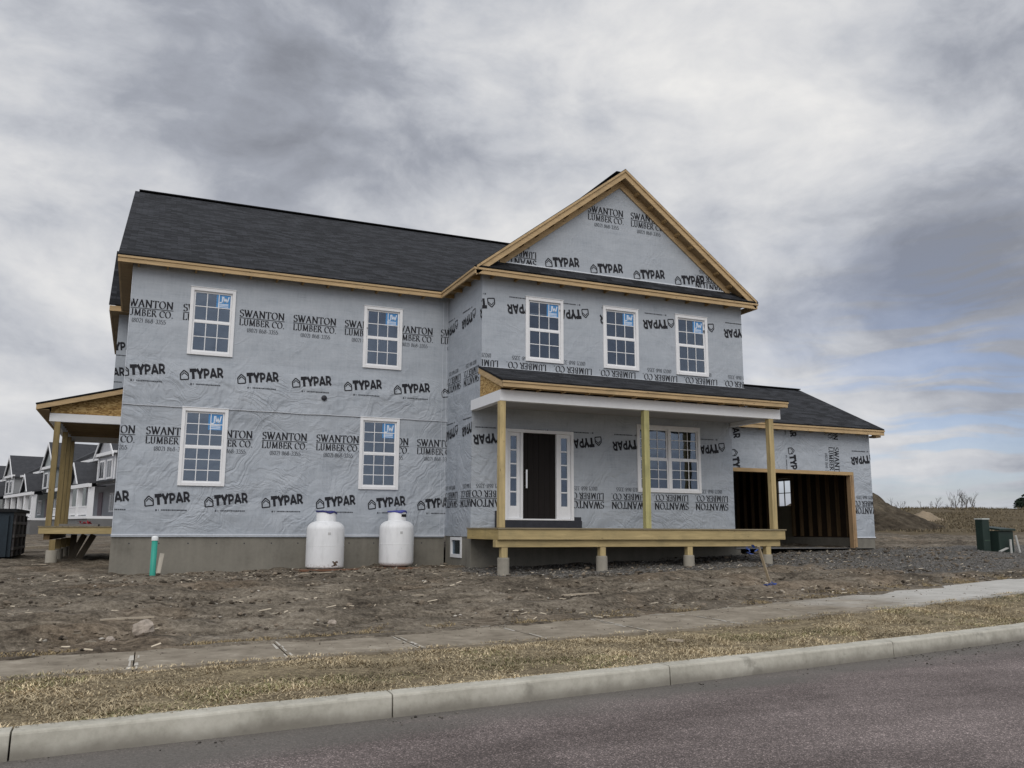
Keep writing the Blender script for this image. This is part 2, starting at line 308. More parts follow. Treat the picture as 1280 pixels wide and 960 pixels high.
# ------------------------------------------------------------------ mesh helpers
ROOT = {}
class MB:
    def __init__(s): s.v = []; s.f = []; s.m = []; s.uv = []; s.sm = []
    def face(s, pts, mi=0, uv=None, smooth=False):
        i = len(s.v); s.v += [tuple(p) for p in pts]; s.f.append(tuple(range(i, i + len(pts)))); s.m.append(mi)
        s.uv.append(uv or [(0, 0)] * len(pts)); s.sm.append(smooth)
    def mesh(s, vs, fs, mi=0, smooth=False):
        i = len(s.v); s.v += [tuple(p) for p in vs]
        for f in fs:
            s.f.append(tuple(i + k for k in f)); s.m.append(mi); s.uv.append([(0, 0)] * len(f)); s.sm.append(smooth)
    def box(s, x0, x1, y0, y1, z0, z1, mi=0):
        s.hexa([(x0, y0, z0), (x1, y0, z0), (x1, y1, z0), (x0, y1, z0), (x0, y0, z1), (x1, y0, z1), (x1, y1, z1), (x0, y1, z1)], mi)
    def hexa(s, v, mi=0):
        s.mesh(v, [(0, 3, 2, 1), (4, 5, 6, 7), (0, 1, 5, 4), (1, 2, 6, 5), (2, 3, 7, 6), (3, 0, 4, 7)], mi)
    def bar(s, a, b, w, h, mi=0, up=(0, 0, 1)):
        a, b = Vector(a), Vector(b); d = (b - a).normalized(); u = Vector(up)
        if abs(d.dot(u)) > .98: u = Vector((0, 1, 0))
        r = d.cross(u).normalized(); u = r.cross(d)
        c = [(-w / 2, -h / 2), (w / 2, -h / 2), (w / 2, h / 2), (-w / 2, h / 2)]
        vs = [p + r * x + u * y for p in (a, b) for x, y in c]
        s.mesh(vs, [(0, 1, 2, 3), (7, 6, 5, 4), (0, 4, 5, 1), (1, 5, 6, 2), (2, 6, 7, 3), (3, 7, 4, 0)], mi)
    def lathe(s, c, prof, n=32, mi=0, smooth=True, axis=None):
        c = Vector(c); vs = []
        for r, z in prof:
            for k in range(n):
                a = 2 * math.pi * k / n; vs.append(c + Vector((r * math.cos(a), r * math.sin(a), z)))
        fs = []
        for i in range(len(prof) - 1):
            for k in range(n): fs.append((i * n + k, i * n + (k + 1) % n, (i + 1) * n + (k + 1) % n, (i + 1) * n + k))
        s.mesh(vs, fs, mi, smooth)
        for i, flip in ((0, True), (len(prof) - 1, False)):
            ring = [i * n + k for k in range(n)]
            if prof[i][0] > 1e-4: s.mesh([vs[k] for k in ring], [tuple(range(n))[::-1] if flip else tuple(range(n))], mi)
    def tube(s, pts, rads, n=8, mi=0):
        pts = [Vector(p) for p in pts]; vs = []
        for i, p in enumerate(pts):
            d = (pts[min(i + 1, len(pts) - 1)] - pts[max(i - 1, 0)]).normalized()
            a = Vector((0, 0, 1)) if abs(d.z) < .9 else Vector((1, 0, 0)); r = d.cross(a).normalized(); u = r.cross(d)
            for k in range(n):
                t_ = 2 * math.pi * k / n; vs.append(p + (r * math.cos(t_) + u * math.sin(t_)) * rads[i])
        fs = [(i * n + k, i * n + (k + 1) % n, (i + 1) * n + (k + 1) % n, (i + 1) * n + k) for i in range(len(pts) - 1) for k in range(n)]
        fs += [tuple(range(n))[::-1], tuple((len(pts) - 1) * n + k for k in range(n))]
        s.mesh(vs, fs, mi, True)
    def build(s, name, mats, parent=None, bevel=0.0, kind=None):
        me = bpy.data.meshes.new(name)
        off = Vector((0, 0, 0))
        if parent: off = ROOT[parent.name]
        me.from_pydata([(x - off.x, y - off.y, z - off.z) for x, y, z in s.v], [], s.f)
        if not isinstance(mats, (list, tuple)): mats = [mats]
        for m in mats: me.materials.append(m)
        me.polygons.foreach_set('material_index', s.m); me.polygons.foreach_set('use_smooth', s.sm)
        ul = me.uv_layers.new(name='UVMap'); flat = [c for f in s.uv for p in f for c in p]; ul.data.foreach_set('uv', flat)
        me.update()
        o = bpy.data.objects.new(name, me); COL.objects.link(o)
        if parent: o.parent = parent; ROOT[o.name] = off
        else: ROOT[o.name] = off
        if bevel:
            bm = o.modifiers.new('bevel', 'BEVEL'); bm.width = bevel; bm.segments = 2; bm.limit_method = 'ANGLE'
        if kind: o['kind'] = kind
        return o
def thing(name, label, cat, loc, group=None):
    o = bpy.data.objects.new(name, None); COL.objects.link(o); o.location = loc; ROOT[o.name] = Vector(loc)
    o['label'] = label; o['category'] = cat
    if group: o['group'] = group
    return o
def tag(o, label, cat, group=None):
    o['label'] = label; o['category'] = cat
    if group: o['group'] = group
    # move the origin to the base of the mesh
    me = o.data; vs = np.empty(len(me.vertices) * 3); me.vertices.foreach_get('co', vs); vs = vs.reshape(-1, 3)
    c = np.array([(vs[:, 0].min() + vs[:, 0].max()) / 2, (vs[:, 1].min() + vs[:, 1].max()) / 2, vs[:, 2].min()])
    me.vertices.foreach_set('co', (vs - c).ravel()); o.location = c; me.update()
    ROOT[o.name] = Vector(c)
    return o
def fn3(x, y, z=0.0): return mnoise.noise(Vector((x, y, z)))
def sst(a, b, x):
    x = min(1, max(0, (x - a) / (b - a))); return x * x * (3 - 2 * x)

# ------------------------------------------------------------------ terrain
def lin(c, x, lo=-12, hi=14):
    xx = min(hi, max(lo, x)); v = c[0] * xx * xx + c[1] * xx + c[2]; sl_ = 2 * c[0] * xx + c[1]
    return v + sl_ * (x - xx)
CB = (.0035, .179, -10.471); CF = (.0033, .171, -10.679); WF = (.003, .169, -8.851); WB = (.002, .195, -7.272)
ROADZ = -1.272
def zcurb(x): return -1.1
def zwalk(x): return -1.05 + .02 * min(25, max(0, x))
def zhouse(x):
    if x < 0: return max(-.83, -.71 + .0155 * x)
    return min(-.34, -.71 + .028 * x)
def gz_base(x, y):
    cb, wf, wb = lin(CB, x), lin(WF, x), lin(WB, x)
    zc, zw, zh = zcurb(x) - .02, zwalk(x), zhouse(x)
    if y < cb: return -1.45
    if y < wf: return zc + (zw - .01 - zc) * (y - cb) / (wf - cb)
    if y < wb: return zw - .05
    yh = .4 + sst(8, 16, x) * 1.0
    if y < yh:
        k = (y - wb) / (yh - wb); return zw + .0 + (zh - zw) * (k ** .85)
    z = zh
    fx, fy = x - CAM.x, y - CAM.y
    fw = fx * .395 + fy * .919; rt = fx * .919 - fy * .395
    w = sst(.15, .34, rt / max(fw, 1))
    z += w * (2.25 * sst(28, 74, fw) + .1) * sst(yh, yh + 4, y) - w * .9 * sst(78, 220, fw)
    z += (1 - w) * (.35 * sst(30, 60, fw) + .12 * sst(4, 8, y))
    return z
def gz(x, y): return gz_base(x, y)
def axis(a, b, step, lim, grow=1.25):
    v = list(np.arange(a, b, step)); s_ = step; hi = v[-1]; lo = v[0]
    while hi < lim: s_ *= grow; hi += s_; v.append(hi)
    s_ = step
    while lo > -lim: s_ *= grow; lo -= s_; v.insert(0, lo)
    return v
X = axis(-14, 22, .13, 900); Y = axis(-11.9, 8, .12, 900)
vs = []; cols = []
for y in Y:
    for x in X:
        z = gz_base(x, y); cb, wf, wb = lin(CB, x), lin(WF, x), lin(WB, x)
        g1 = m2 = lw = 0.0
        if y >= wb and abs(x) < 60 and y < 60:
            e = sst(0, .6, y - wb)
            rut = .035 * math.sin((y - .17 * x) * 5.2 + 2 * fn3(x * .4, y * .4)) * sst(-1, 1.5, y - wb) * (1 - sst(-2.2, -.5, y))
            g_ = .74 * max((sst(-3.0, -1.4, y + .4 * fn3(x, y)) * (1 - sst(.6, 1.4, y))) * sst(-1.2, .2, x) * (1 - sst(9, 12, x) * 0),
                     sst(5.5, 11, x + .9 * (y + 3.5)) * sst(2.0, 6.0, x) * (1 - sst(1.2, 2.6, y - sst(14, 20, x) * 1.5)) * sst(.25, 1.2, y - wb + .35 * fn3(x * .8, y * .8, 4)))
            g1 = g_
            z += e * ((.06 * fn3(x * .9, y * 1.3) + .055 * fn3(x * 2.3, y * 3.1, 2) + .045 * fn3(x * 5, y * 7, 5)) * (1 - .6 * g_) + 1.9 * rut * (1 - g_) - .05 * sst(.1, .45, fn3(x * .6, y * 1.1, 22)))
        elif y >= wf and y < wb and abs(x) < 40:
            lim = .10 + .34 * max(-.2, fn3(x * .8, y * .2, 51)) + .16 * fn3(x * 3.1, y, 52) + .25 * sst(0, -8, x) * (.5 + fn3(x * .5, 3, 53))
            z += .078 * sst(lim + .07, lim - .09, wb - y)
        elif y >= cb and y < wf:
            lw = 1.0; z += .015 * fn3(x * 2, y * 2)
        fx, fy = x - CAM.x, y - CAM.y; fw = fx * .395 + fy * .919; rt = fx * .919 - fy * .395
        m2 = sst(32, 46, fw + 3 * fn3(x * .15, y * .15)) * sst(.1, .3, rt / max(fw, 1)) if fw > 5 else 0
        if fw < -3: m2 = 1
        if fw > 5 and rt / fw < .1: m2 = max(m2, sst(70, 110, fw))
        if fw > 40 and abs(x) > 40: z += .12 * fn3(x * .1, y * .1)
        vs.append((x, y, z)); cols.append((g1, m2, lw, 1))
nx, ny = len(X), len(Y)
faces = [(j * nx + i, j * nx + i + 1, (j + 1) * nx + i + 1, (j + 1) * nx + i) for j in range(ny - 1) for i in range(nx - 1)]
me = bpy.data.meshes.new('ground'); me.from_pydata(vs, [], faces); me.materials.append(M['ground'])
ca = me.color_attributes.new('mask', 'FLOAT_COLOR', 'POINT'); ca.data.foreach_set('color', np.array(cols, 'f').ravel())
me.polygons.foreach_set('use_smooth', [True] * len(faces))
o = bpy.data.objects.new('ground', me); COL.objects.link(o); o['kind'] = 'structure'

# road, kerb, sidewalk
xs = sorted(set([-600, -300, -150, -80, -50, -30] + [round(-20 + .5 * k, 2) for k in range(90)] + [30, 40, 60, 100, 200, 400, 600]))
mb = MB()
for a, b in zip(xs[:-1], xs[1:]):
    mb.face([(a, lin(CF, a) - 8.5, ROADZ), (b, lin(CF, b) - 8.5, ROADZ), (b, lin(CF, b) + .05, ROADZ), (a, lin(CF, a) + .05, ROADZ)])
mb.build('road', M['road'], kind='structure')
mb = MB()
for a, b in zip(xs[:-1], xs[1:]):
    mb.face([(a, lin(CF, a) - 700, -1.15), (b, lin(CF, b) - 700, -1.15), (b, lin(CF, b) - 8.5, -1.15), (a, lin(CF, a) - 8.5, -1.15)])
mb.build('verge', simple('far_verge', (.2, .155, .09), .3, 2), kind='structure')
def kerb_run(mb, a, b, gap=.006):
    n = max(1, int((b - a) / .12)); secs = []
    for k in range(n + 1):
        x = a + gap + (b - a - 2 * gap) * k / n; yf, yb = lin(CF, x), lin(CB, x) + .01
        wv = .006 * fn3(x * 1.7, 3.3) ; zt = zcurb(x) + .004 * fn3(x * 2.3, 9)
        prof = [(yf - .016 + wv, ROADZ - .05), (yf - .004 + wv, zt - .022), (yf + .001 + wv, zt - .010), (yf + .009 + wv, zt - .002), (yf + .022, zt), (yb - .02, zt + .004), (yb, zt - .012), (yb, zt - .3)]
        secs.append([(x, y, z) for y, z in prof])
    m = len(secs[0]); vv = [p for s_ in secs for p in s_]
    ff = [(i * m + k, (i + 1) * m + k, (i + 1) * m + k + 1, i * m + k + 1) for i in range(n) for k in range(m - 1)]
    mb.mesh(vv, ff, 0, False); mb.mesh(secs[0], [tuple(range(m))[::-1]]); mb.mesh(secs[-1], [tuple(range(m))])
mb = MB(); J = [-60, -40, -30, -22, -18.9, -16.3, -13.5, -10.4, -7.71, -5.16, -2.35, 1.09, 4.2, 7.2, 10.2, 13.2, 16.2, 20, 26, 34, 44, 60]
for a, b in zip(J[:-1], J[1:]): kerb_run(mb, a, b)
mb.build('kerb', M['kerb'], kind='structure')
mb = MB(); WJ = [-40, -30, -22, -16, -12.5, -9.8, -8.4, -7.02, -5.66, -4.31, -2.8, -1.3, .25, 1.95, 4.1, 6, 8, 10, 12, 14, 16.5, 19, 22, 27, 34, 44]
jrnd = random.Random(5)
for a, b in zip(WJ[:-1], WJ[1:]):
    n = max(2, int((b - a) / .4)); top = []
    for k in range(n + 1):
        x = a + .006 + (b - a - .012) * k / n; z = zwalk(x) + .012
        top.append(((x, lin(WF, x), z), (x + .02, lin(WB, x), z)))
    for p, q in zip(top[:-1], top[1:]):
        mb.face([p[0], q[0], q[1], p[1]])
        for e in (0, 1):
            w_ = [p[e], q[e]] if e == 0 else [q[e], p[e]]
            mb.face([(w_[0][0], w_[0][1], w_[0][2] - .12), (w_[1][0], w_[1][1], w_[1][2] - .12), w_[1], w_[0]])
    # bare pale concrete shows beside the joint where the mud has broken off
    if -9 < a < 3:
        for side in (-1, 1):
            if side == 1 and jrnd.random() < .4: continue
            u0 = 0.0
            while u0 < .95:
                ln = jrnd.uniform(.08, .3); u1 = min(.98, u0 + ln)
                if jrnd.random() < .72:
                    xc = a + side * (.022 + .018 * jrnd.random()); hw = jrnd.uniform(.008, .024)
                    def P(u, dx): x = xc + dx; return (x + .02 * u, lin(WF, x) * (1 - u) + lin(WB, x) * u, zwalk(x) + .016)
                    mb.face([P(u0, -hw), P(u0 + .01, hw), P(u1, hw * .8), P(u1 - .015, -hw * .6)], 1)
                u0 = u1 + jrnd.uniform(.0, .08)
x = -9.0
while x < 6:
    ln = jrnd.uniform(.1, .7)
    if jrnd.random() < .38:
        z = zwalk(x) + .016; w0 = jrnd.uniform(.01, .035)
        mb.face([(x, lin(WB, x) - w0 - .03, z), (x + ln, lin(WB, x + ln) - w0 * .7 - .03, z), (x + ln - .02, lin(WB, x + ln) - .01, z), (x + .03, lin(WB, x) - .01, z)], 1)
    x += ln
mb.build('sidewalk', [M['walk'], M['walk_pale']], kind='structure')

# ------------------------------------------------------------------ lettering (drawn by hand as strokes)
def nib(p, q, thick, ang=rad(18), fixed=None):
    dx, dy = q[0] - p[0], q[1] - p[1]; L = math.hypot(dx, dy) or 1e-6
    w = fixed if fixed else max(.06, thick * abs(dx / L * math.sin(ang) - dy / L * math.cos(ang)))
    nx_, ny_ = -dy / L * w / 2, dx / L * w / 2
    return [(p[0] - nx_, p[1] - ny_), (q[0] - nx_, q[1] - ny_), (q[0] + nx_, q[1] + ny_), (p[0] + nx_, p[1] + ny_)]
def arc(cx, cy, rx, ry, a0, a1, n=10):
    return [(cx + rx * math.cos(rad(a0 + (a1 - a0) * k / n)), cy + ry * math.sin(rad(a0 + (a1 - a0) * k / n))) for k in range(n + 1)]
SG = {  # serif capitals: width, strokes, serifs (x, y, half length)
 'S': (.62, [arc(.31, .74, .22, .23, 25, 270, 10)[:] + arc(.31, .27, .25, .25, 90, -160, 10)], [(.53, .86, .0), (.06, .14, .0)]),
 'W': (1.12, [[(.06, .97), (.33, .02)], [(.33, .02), (.56, .9)], [(.5, .97), (.78, .02)], [(.78, .02), (1.06, .97)]], [(.06, .98, .12), (.5, .98, .1), (1.06, .98, .1)]),
 'A': (.86, [[(.1, .02), (.42, .98)], [(.42, .98), (.76, .02)], [(.22, .36), (.62, .36)]], [(.1, .02, .11), (.76, .02, .12)]),
 'N': (.92, [[(.16, .02), (.16, .96)], [(.14, .97), (.78, .02)], [(.78, .02), (.78, .96)]], [(.14, .02, .12), (.1, .98, .1), (.78, .98, .12)]),
 'T': (.78, [[(.39, .02), (.39, .97)], [(.05, .96), (.73, .96)], [(.06, .97), (.04, .8)], [(.72, .97), (.74, .8)]], [(.39, .02, .13)]),
 'O': (.92, [arc(.46, .5, .39, .48, 0, 360, 18)], []),
 'L': (.68, [[(.16, .02), (.16, .97)], [(.06, .03), (.62, .03)], [(.62, .02), (.65, .22)]], [(.16, .98, .12)]),
 'U': (.86, [[(.17, .97), (.17, .34)] + arc(.42, .3, .25, .28, 180, 360, 9) + [(.67, .34), (.67, .97)]], [(.17, .98, .12), (.67, .98, .11)]),
 'M': (1.08, [[(.16, .02), (.2, .97)], [(.2, .97), (.53, .06)], [(.53, .06), (.86, .97)], [(.86, .97), (.91, .02)]], [(.14, .02, .11), (.91, .02, .13), (.16, .98, .09), (.9, .98, .09)]),
 'B': (.72, [[(.17, .02), (.17, .97)], [(.1, .97), (.34, .97)] + arc(.34, .75, .2, .22, 90, -90, 8) + [(.17, .53)], [(.17, .53), (.36, .53)] + arc(.36, .275, .25, .255, 90, -90, 8) + [(.1, .02)]], []),
 'E': (.68, [[(.17, .02), (.17, .97)], [(.07, .97), (.58, .97)], [(.17, .51), (.48, .51)], [(.07, .03), (.6, .03)], [(.58, .97), (.6, .8)], [(.6, .03), (.64, .22)], [(.48, .42), (.48, .6)]], []),
 'R': (.82, [[(.17, .02), (.17, .97)], [(.1, .97), (.36, .97)] + arc(.36, .745, .22, .225, 90, -90, 8) + [(.17, .52)], [(.36, .52), (.78, .02)]], [(.17, .02, .12), (.78, .02, .06)]),
 'C': (.84, [arc(.48, .5, .4, .48, 48, 312, 14), [(.76, .92), (.77, .7)]], []),
 '.': (.3, [[(.09, .07), (.23, .07)]], []), ' ': (.3, [], []),
 '(': (.34, [arc(.5, .45, .35, .65, 130, 230, 6)], []), ')': (.34, [arc(-.16, .45, .35, .65, 50, -50, 6)], []),
 '8': (.6, [arc(.3, .72, .19, .22, 0, 360, 10), arc(.3, .26, .23, .25, 0, 360, 10)], []),
 '0': (.62, [arc(.31, .48, .24, .47, 0, 360, 12)], []), '2': (.58, [arc(.28, .7, .21, .25, 160, -30, 8) + [(.06, .03), (.54, .03)]], []),
 '6': (.6, [arc(.5, .5, .42, .47, 105, 190, 6) + arc(.31, .3, .23, .28, 190, 540, 12)], []),
 '3': (.56, [arc(.26, .72, .2, .24, 150, -90, 8), arc(.26, .26, .24, .25, 90, -150, 8)], []),
 '5': (.56, [[(.5, .95), (.14, .95), (.12, .55)] + arc(.27, .3, .24, .28, 110, -150, 8)], []), '-': (.45, [[(.06, .4), (.38, .4)]], []),
}
def serif_line(txt, x, y, h, width, thick=.15):
    W_ = sum(SG[c][0] + .07 for c in txt); k = width / (W_ * h); out = []; cx = x
    for c in txt:
        w, st, sf = SG[c]
        for pl in st:
            for p, q in zip(pl[:-1], pl[1:]):
                qd = nib(p, q, thick, fixed=(.14 if c == '.' else None)); out.append([(cx + a * h * k, y + b_ * h) for a, b_ in qd])
        for sx_, sy_, hl in sf:
            if hl: out.append([(cx + a * h * k, y + b_ * h) for a, b_ in nib((sx_ - hl, sy_), (sx_ + hl, sy_), 0, fixed=.07)])
        cx += (w + .07) * h * k
    return out
def merchant(thick=.16):
    """three-line merchant block, origin at lower left of the phone line, 1.05 wide"""
    q = serif_line('SWANTON', 0, .37, .175, 1.04, .21)
    q += [[(k * .04, .336), (k * .04 + .04, .336), (k * .04 + .04, .351), (k * .04, .351)] for k in range(26)]
    q += serif_line('LUMBER CO.', 0, .165, .155, 1.05, .21)
    pale = serif_line('(802) 868-3355', .18, .012, .1, .72, .17)
    return [(a, 0) for a in q] + [(a, 1) for a in pale]
BG = {  # heavy sans
 'T': (.86, [[(.43, 0), (.43, .88)], [(.0, .86), (.86, .86)]]),
 'Y': (.9, [[(.45, 0), (.45, .5)], [(.45, .42), (.08, .98)], [(.45, .42), (.84, .98)]]),
 'P': (.82, [[(.16, 0), (.16, 1)], [(.1, .87), (.44, .87)] + arc(.44, .62, .26, .25, 90, -90, 7) + [(.16, .37)]]),
 'A': (.96, [[(.1, 0), (.47, .96)], [(.47, .96), (.86, 0)], [(.26, .26), (.7, .26)]]),
 'R': (.86, [[(.16, 0), (.16, 1)], [(.1, .87), (.44, .87)] + arc(.44, .62, .26, .25, 90, -90, 7) + [(.16, .37)], [(.42, .36), (.76, 0)]]),
}
def brandmark():
    """house outline and five heavy letters, tilted up a few degrees, with a small line below"""
    out = []
    ho = [(.03, 0), (.03, .13), (.115, .215), (.2, .13), (.2, 0), (.03, 0)]
    for p, q in zip(ho[:-1], ho[1:]): out.append(nib(p, q, 0, fixed=.026))
    for p, q in zip([(.055, .10), (.115, .16), (.19, .085)][:-1], [(.115, .16), (.19, .085)]): out.append(nib(p, q, 0, fixed=.02))
    cx = .235; h = .235
    for c in 'TYPAR':
        w, st = BG[c]
        for pl in st:
            for p, q in zip(pl[:-1], pl[1:]):
                out.append([(cx + a * h * .70, .0 + b_ * h) for a, b_ in nib(p, q, 0, fixed=(.35 if c == 'T' else .32 if c == 'Y' else .25))])
        cx += w * h * .70 + .001
    a = rad(7); out = [[(x * math.cos(a) - y * math.sin(a), x * math.sin(a) + y * math.cos(a) + .0) for x, y in qd] for qd in out]
    sub = [[(.36, -.085), (.87, -.085), (.87, -.062), (.36, -.062)], [(.24, -.10), (.275, -.10), (.275, -.06), (.24, -.06)], [(.30, -.095), (.312, -.095), (.312, -.06), (.30, -.06)]]
    pr = random.Random(3); x = .36; sub = sub[1:]
    while x < .86:
        w = pr.uniform(.012, .045); sub.append([(x, -.09), (x + w, -.09), (x + w, -.062), (x, -.062)]); x += w + .008
    return [(q, 0) for q in out] + [(q, 1) for q in sub]
MER, BRA = merchant(), brandmark()
def clip(poly, reg):
    """clip a 2D polygon to a convex counter-clockwise region"""
    n = len(reg)
    for i in range(n):
        (ax, ay), (bx, by) = reg[i], reg[(i + 1) % n]; out = []
        sd = lambda p: (bx - ax) * (p[1] - ay) - (by - ay) * (p[0] - ax)
        for k in range(len(poly)):
            p, q = poly[k], poly[(k + 1) % len(poly)]; dp, dq = sd(p), sd(q)
            if dp >= 0: out.append(p)
            if (dp >= 0) != (dq >= 0):
                s_ = dp / (dp - dq); out.append((p[0] + (q[0] - p[0]) * s_, p[1] + (q[1] - p[1]) * s_))
        poly = out
        if len(poly) < 3: return None
    return poly
KB = [0]
def stamp(mb, quads, pos, ang, P3, regs, holes, off):
    """lay lettering on a wall: pos lower-left corner, ang turn in degrees, P3(u, v, out) -> 3D point"""
    c_, s_ = math.cos(rad(ang)), math.sin(rad(ang))
    for q, lvl in quads:
        pts = [(pos[0] + x * c_ - y * s_, pos[1] + x * s_ + y * c_) for x, y in q]
        ar = sum(pts[i][0] * pts[(i + 1) % len(pts)][1] - pts[(i + 1) % len(pts)][0] * pts[i][1] for i in range(len(pts)))
        if ar < 0: pts = pts[::-1]
        mx, my = sum(p[0] for p in pts) / len(pts), sum(p[1] for p in pts) / len(pts)
        if any(h[0] < mx < h[1] and h[2] < my < h[3] for h in holes): continue
        for reg in regs:
            r = clip(pts, reg)
            if r: KB[0] = (KB[0] + 1) % 40; mb.face([P3(u, v, off + .00003 * KB[0]) for u, v in r], 1 + lvl)
def wall_cells(mb, x0, x1, z0, z1, holes, P3, off=0.0):
    us = sorted({x0, x1, *[min(x1, max(x0, h[k])) for h in holes for k in (0, 1)]}); ws = sorted({z0, z1, *[min(z1, max(z0, h[k])) for h in holes for k in (2, 3)]})
    for a, b in zip(us[:-1], us[1:]):
        for c, d in zip(ws[:-1], ws[1:]):
            if b - a < 1e-5 or d - c < 1e-5: continue
            if any(h[0] < (a + b) / 2 < h[1] and h[2] < (c + d) / 2 < h[3] for h in holes): continue
            mb.face([P3(a, c, off), P3(b, c, off), P3(b, d, off), P3(a, d, off)])

# ------------------------------------------------------------------ the house
yA, xA0, xB1, yL, yG = 2.389, -7.561, 7.469, .592, 1.38
OH = .31; zE, zEt = 6.007, 6.151
house = thing('house_under_construction', 'unfinished two-storey house in grey printed house wrap with dark shingle roofs and timber porch', 'house', (0, 0, -.7))
WALLM = [M['wrap'], M['ink'], M['ink_pale']]
front = lambda y: (lambda u, v, o: (u, y - o, v))
WIN = {'A': [(-6.300, -5.301, 4.085, 5.672, 2), (-2.234, -1.245, 4.092, 5.658, 2), (-6.311, -5.311, 1.098, 2.857, 3), (-2.235, -1.245, 1.108, 2.857, 3)],
       'B': [(1.111, 2.113, 4.106, 5.676, 2), (3.220, 4.234, 4.102, 5.673, 2), (5.346, 6.340, 4.100, 5.682, 2)]}
def hole(w, m=.06): return (w[0] + m, w[1] - m, w[2] + m, w[3] - m)
rect = lambda a, b, c, d: [(a, c), (b, c), (b, d), (a, d)]

# left wing: lower sheet, then an upper sheet lapped over it
hA = [hole(w) for w in WIN['A']]
P = front(yA); mb = MB()
wall_cells(mb, xA0, 0, 0, 2.9, [h for h in hA if h[3] < 3], P)
for k in range(-2, 6):
    stamp(mb, MER, (-5.78 + 1.25 * k, 1.845), 0, P, [rect(xA0, 0, .0, 2.86)], hA, .004)
for k in range(-2, 6): stamp(mb, BRA, (-5.72 + 1.245 * k, .63), 0, P, [rect(xA0, 0, .0, 2.86)], hA, .004)
for a, b in ((xA0 - .01, -.02),):
    mb.box(a, b, yA - .02, yA - .002, -.03, .004, 0); mb.box(a, b, yA - .024, yA - .002, .005, .028, 3)
mb.build('house_wrap', WALLM + [M['tape']], house)
mb = MB(); P = front(yA - .012)
wall_cells(mb, xA0, 0, 3.0, 6.2, [h for h in hA if h[3] > 3], P)
n = 60                                  # wavy lower edge of the upper sheet
for k in range(n):
    a, b = xA0 + -xA0 * k / n, xA0 + -xA0 * (k + 1) / n
    za, zb = [2.86 + .025 * fn3(q * 1.5, 2) + .006 * q / 7 for q in (a, b)]; oa, ob = [.01 + .012 * abs(fn3(q * 2.1, 7)) for q in (a, b)]
    mb.face([(a, yA - .012 - oa, za), (b, yA - .012 - ob, zb), (b, yA - .012, 3.0), (a, yA - .012, 3.0)])
    mb.face([(a, yA - .014 - oa, za), (b, yA - .014 - ob, zb), (b, yA - .016 - ob, zb + .014), (a, yA - .016 - oa, za + .014)], 3)
for k in range(-1, 6):
    stamp(mb, MER, (-6.44 + 1.245 * k, 4.71), 0, P, [rect(xA0, 0, 3.0, 6.1)], hA, .004)
for k in range(-2, 7): stamp(mb, BRA, (-6.42 + 1.25 * k, 3.48), 0, P, [rect(xA0, 0, 3.0, 6.1)], hA, .004)
mb.box(-.15, -.143, yA - .019, yA - .0125, 0, 6.0, 3); mb.box(-.05, -.044, yA - .019, yA - .0125, 0, 6.0, 3); mb.box(xA0 + .006, xA0 + .014, yA - .019, yA - .0125, 0, 6.0, 3)
mb.build('house_wrap', WALLM + [M['tape']], house)
# left end wall of the wing with its gable, and the bump-out behind it
mb = MB(); PE = lambda u, v, o_: (xA0 - o_, u, v)
YB = 19.6; ZR, YR = 10.93, 10.87
mb.face([(xA0, YB, 0), (xA0, yA, 0), (xA0, yA, 6.2), (xA0, YR, 10.75), (xA0, YB, 6.2)])
for k in range(5):
    stamp(mb, BRA, (-(3.6 + 1.25 * k) - .9, 3.48), 0, lambda u, v, o_: (xA0 - o_, -u, v), [rect(-19, -2.4, 0, 6)], [], .004)
mb.build('house_wrap', WALLM, house)
mb = MB(); xb = -7.93
mb.box(xb, -7.0, 7.5, 13.5, 3.3, 6.2)
stamp(mb, BRA, (-8.35, 4.95), 0, front(7.5), [rect(xb, -7.57, 0, 6)], [], .004)
stamp(mb, BRA, (-8.62, 4.2), 0, front(7.5), [rect(xb, -7.57, 0, 6)], [], .004)
mb.build('house_wrap', WALLM, house)
# block: left side wall
mb = MB(); PS = lambda u, v, o_: (0 - o_, -u, v)      # u runs to the viewer's right
BW = (-1.98, -1.21, -.5, -.03)
mb.face([PS(-yA, 0, 0), PS(-yL, 0, 0), PS(-yL, 3.12, 0), PS(0, 3.12, 0), PS(0, 6.2, 0), PS(-yA, 6.2, 0)])
regs = [rect(-yA, -yL, 0, 3.12), rect(-yA, 0, 3.12, 6.1)]
for k in range(-1, 3):
    stamp(mb, BRA, (-.30 - 1.25 * k, 2.70), 180, PS, regs, [], .004)
    stamp(mb, BRA, (-.42 - 1.25 * k, 5.38), 180, PS, regs, [], .004)
    stamp(mb, MER, (-.25 - 1.25 * k, 1.23), 180, PS, regs, [], .004)
    stamp(mb, MER, (-.15 - 1.25 * k, 4.12), 180, PS, regs, [], .004)
mb.build('house_wrap', WALLM, house)
# block: upper front, jettied out over the porch
hB = [hole(w) for w in WIN['B']]; P = front(0); mb = MB()
wall_cells(mb, 0, xB1, 3.12, 6.2, hB, P)
for k in range(0, 7): stamp(mb, BRA, (.33 + 1.25 * k, 5.55), 180, P, [rect(0, xB1, 3.1, 6.1)], hB, .004)
for k in range(-1, 7): stamp(mb, MER, (1.66 + 1.24 * k, 4.22), 180, P, [rect(0, xB1, 3.1, 6.1)], hB, .004)
mb.box(-.012, xB1 + .005, -.012, -.003, 3.865, 3.895, 3)
mb.build('house_wrap', WALLM + [M['tape']], house)
mb = MB(); mb.box(0.01, xB1 - .01, .002, yL, 3.09, 3.118); mb.build('soffit', M['osb'], house)
